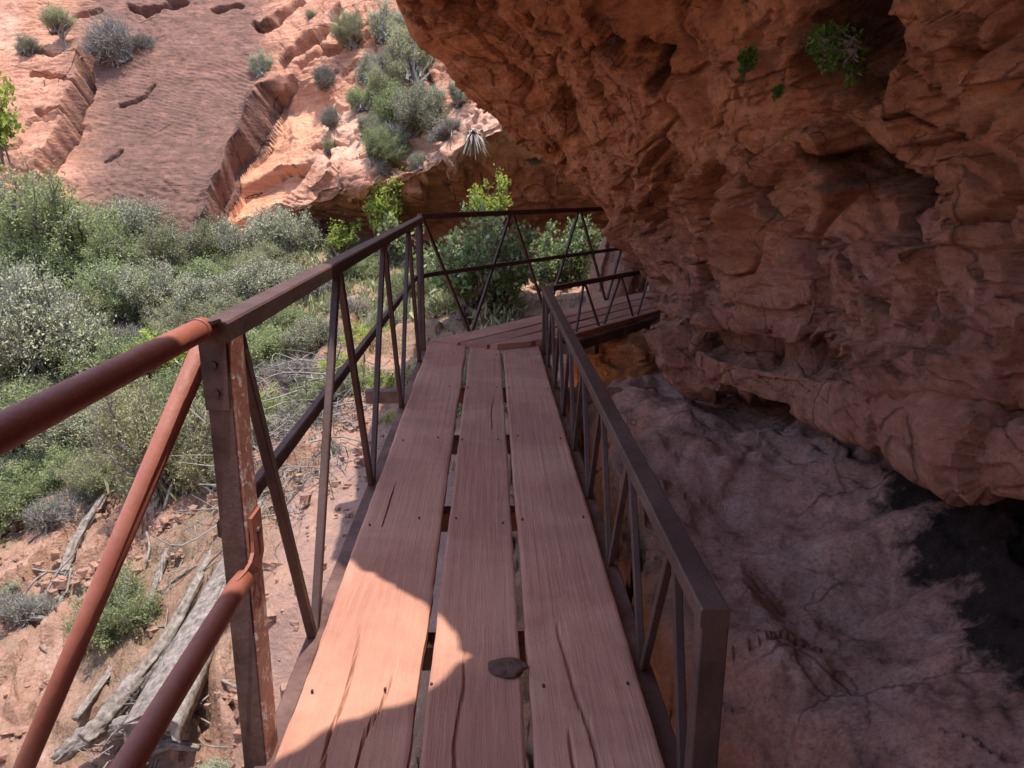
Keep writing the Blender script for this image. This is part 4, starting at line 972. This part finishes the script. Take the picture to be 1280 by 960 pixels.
tangle(P(150, 900, 6.4), P(235, 860, 6.4), 'dead_branches', 'thin broken twigs heaped by the split log', 90, 8, .4)
# larger stones
ST = [(45, 640, 26, 'flat red rock under the pale dead shrub at the left'), (215, 650, 16, 'pinkish stone in the shade of the juniper-like shrub'), (235, 690, 13, 'brown stone right below the juniper-like shrub'), (212, 735, 12, 'small stone right of the small green bush'), (20, 820, 34, 'broad pale slab at the left edge'), (75, 860, 24, 'pale slab left of the driftwood'),
 (30, 910, 26, 'cream rock at the bottom left corner'), (290, 870, 14, 'pinkish stone left of the near post foot'), (262, 850, 10, 'small red stone by the lower pipe rail'), (245, 780, 12, 'small rust stone on the long thin log side'), (335, 870, 11, 'small pinkish stone right of the near post'), (240, 660, 12, 'flat stone between juniper-like shrub and near post'),
 (100, 640, 18, 'reddish stone at the end of the grey dead trunk'), (35, 700, 22, 'rounded orange rock beneath the left bushes'), (110, 720, 20, 'orange rock beside the slanting pipe brace')]
for i, (px, py, rp, lab) in enumerate(ST):
    p = hit(px, py); r_ = rp*p[1]/F
    lump('rock', p+[0, 0, -.1*r_], (r_, r_*.8, r_*.5), M['boulder'], 20+i, 1, 5, .35, 1.6, lab, 'rock', 'larger stones on the slope')
# gravel: uncountable small stones (one mesh)
def gravel():
    g = np.random.default_rng(77); V = []; Q = []
    cube = np.array([[x, y, z] for x in (-1, 1) for y in (-1, 1) for z in (-1, 1)], float); fq = [(0, 1, 3, 2), (4, 6, 7, 5), (0, 4, 5, 1), (2, 3, 7, 6), (0, 2, 6, 4), (1, 5, 7, 3)]
    n = 2600; px = g.uniform(-60, 380, n); 
    xs = g.uniform(-7, -.9, n); ys = g.uniform(4.2, 10.5, n); z = gz(np.c_[xs, ys])
    for k in range(n):
        r_ = .012+.05*g.random()**3.5; ang = g.uniform(0, 6.28); m_ = cube*g.uniform(.6, 1.2, 3)*r_*(1+g.normal(0, .18, (8, 3))); c, s = math.cos(ang), math.sin(ang)
        m_ = m_@np.array([[c, s, 0], [-s, c, 0], [0, 0, .7]]); b = len(V); V += list(m_+[xs[k], ys[k], z[k]+r_*.3+.05*g.normal()]); Q += [tuple(b+i for i in f) for f in fq]
    me = npmesh('gravel', np.array(V), np.array(Q)); tag(link('gravel', me, M['boulder']), 'loose reddish stones strewn over the slope below the walkway', 'gravel', kind='stuff')
gravel()
def cover():
    g = np.random.default_rng(31); nT = 2600
    px = g.uniform(-40, 560, nT*4); py = 330+g.uniform(0, 1, nT*4)**1.3*330
    xs, ys = [], []
    x = g.uniform(-11, .8, nT*3); y = g.uniform(7, 17, nT*3); keep = (x/y < .0) & (fbm(np.c_[x*.7, y*.7, x*0], 3, 5) > -.1) & ~((x > -2.6) & (y < 8.6)) & (y > 9.4+.5*np.sin(x*2)); x, y = x[keep][:nT], y[keep][:nT]; z = gz(np.c_[x, y]); V = []; 
    for a, b, c in zip(x, y, z):
        n = 34; r_ = g.uniform(.06, .2); o = g.normal(0, r_, (n, 3))*[1, 1, .2]; up = g.normal(0, .6, (n, 3))+[0, 0, 1]; up /= np.linalg.norm(up, axis=1)[:, None]; L = g.uniform(.06, .2, (n, 1)); sd = np.cross(up, g.normal(0, 1, (n, 3))); sd /= np.linalg.norm(sd, axis=1)[:, None]; w_ = L*.12
        p0 = np.array([a, b, c+.05])+o; V.append(np.stack([p0-sd*w_*.5, p0+sd*w_*.5, p0+up*L*.7+sd*w_, p0+up*L+g.normal(0, .02, (n, 3))], 1).reshape(-1, 3))
    V = np.concatenate(V); me = npmesh('ground_cover', V, np.arange(len(V)).reshape(-1, 4)); tag(link('ground_cover', me, M['leaf_olive']), 'low olive grass and weeds covering the slope between the shrubs', 'ground cover', kind='stuff')
cover()
# boulders by the second flight
bo = lump('boulder', W2(-.5, 4.45, .05), (.36, .42, .85), M['boulder'], 5, 1, 6, .14, 1.2, 'big rounded reddish boulder standing beside the outer railing of the second flight', 'boulder')
bo.rotation_euler = (0, R(14), .4)
lump('rock', P(768, 455, 8.0), (.5, .35, .42), M['orange'], 8, 1, 6, .16, 2, 'bright orange grooved rock seen beneath the second flight', 'rock')
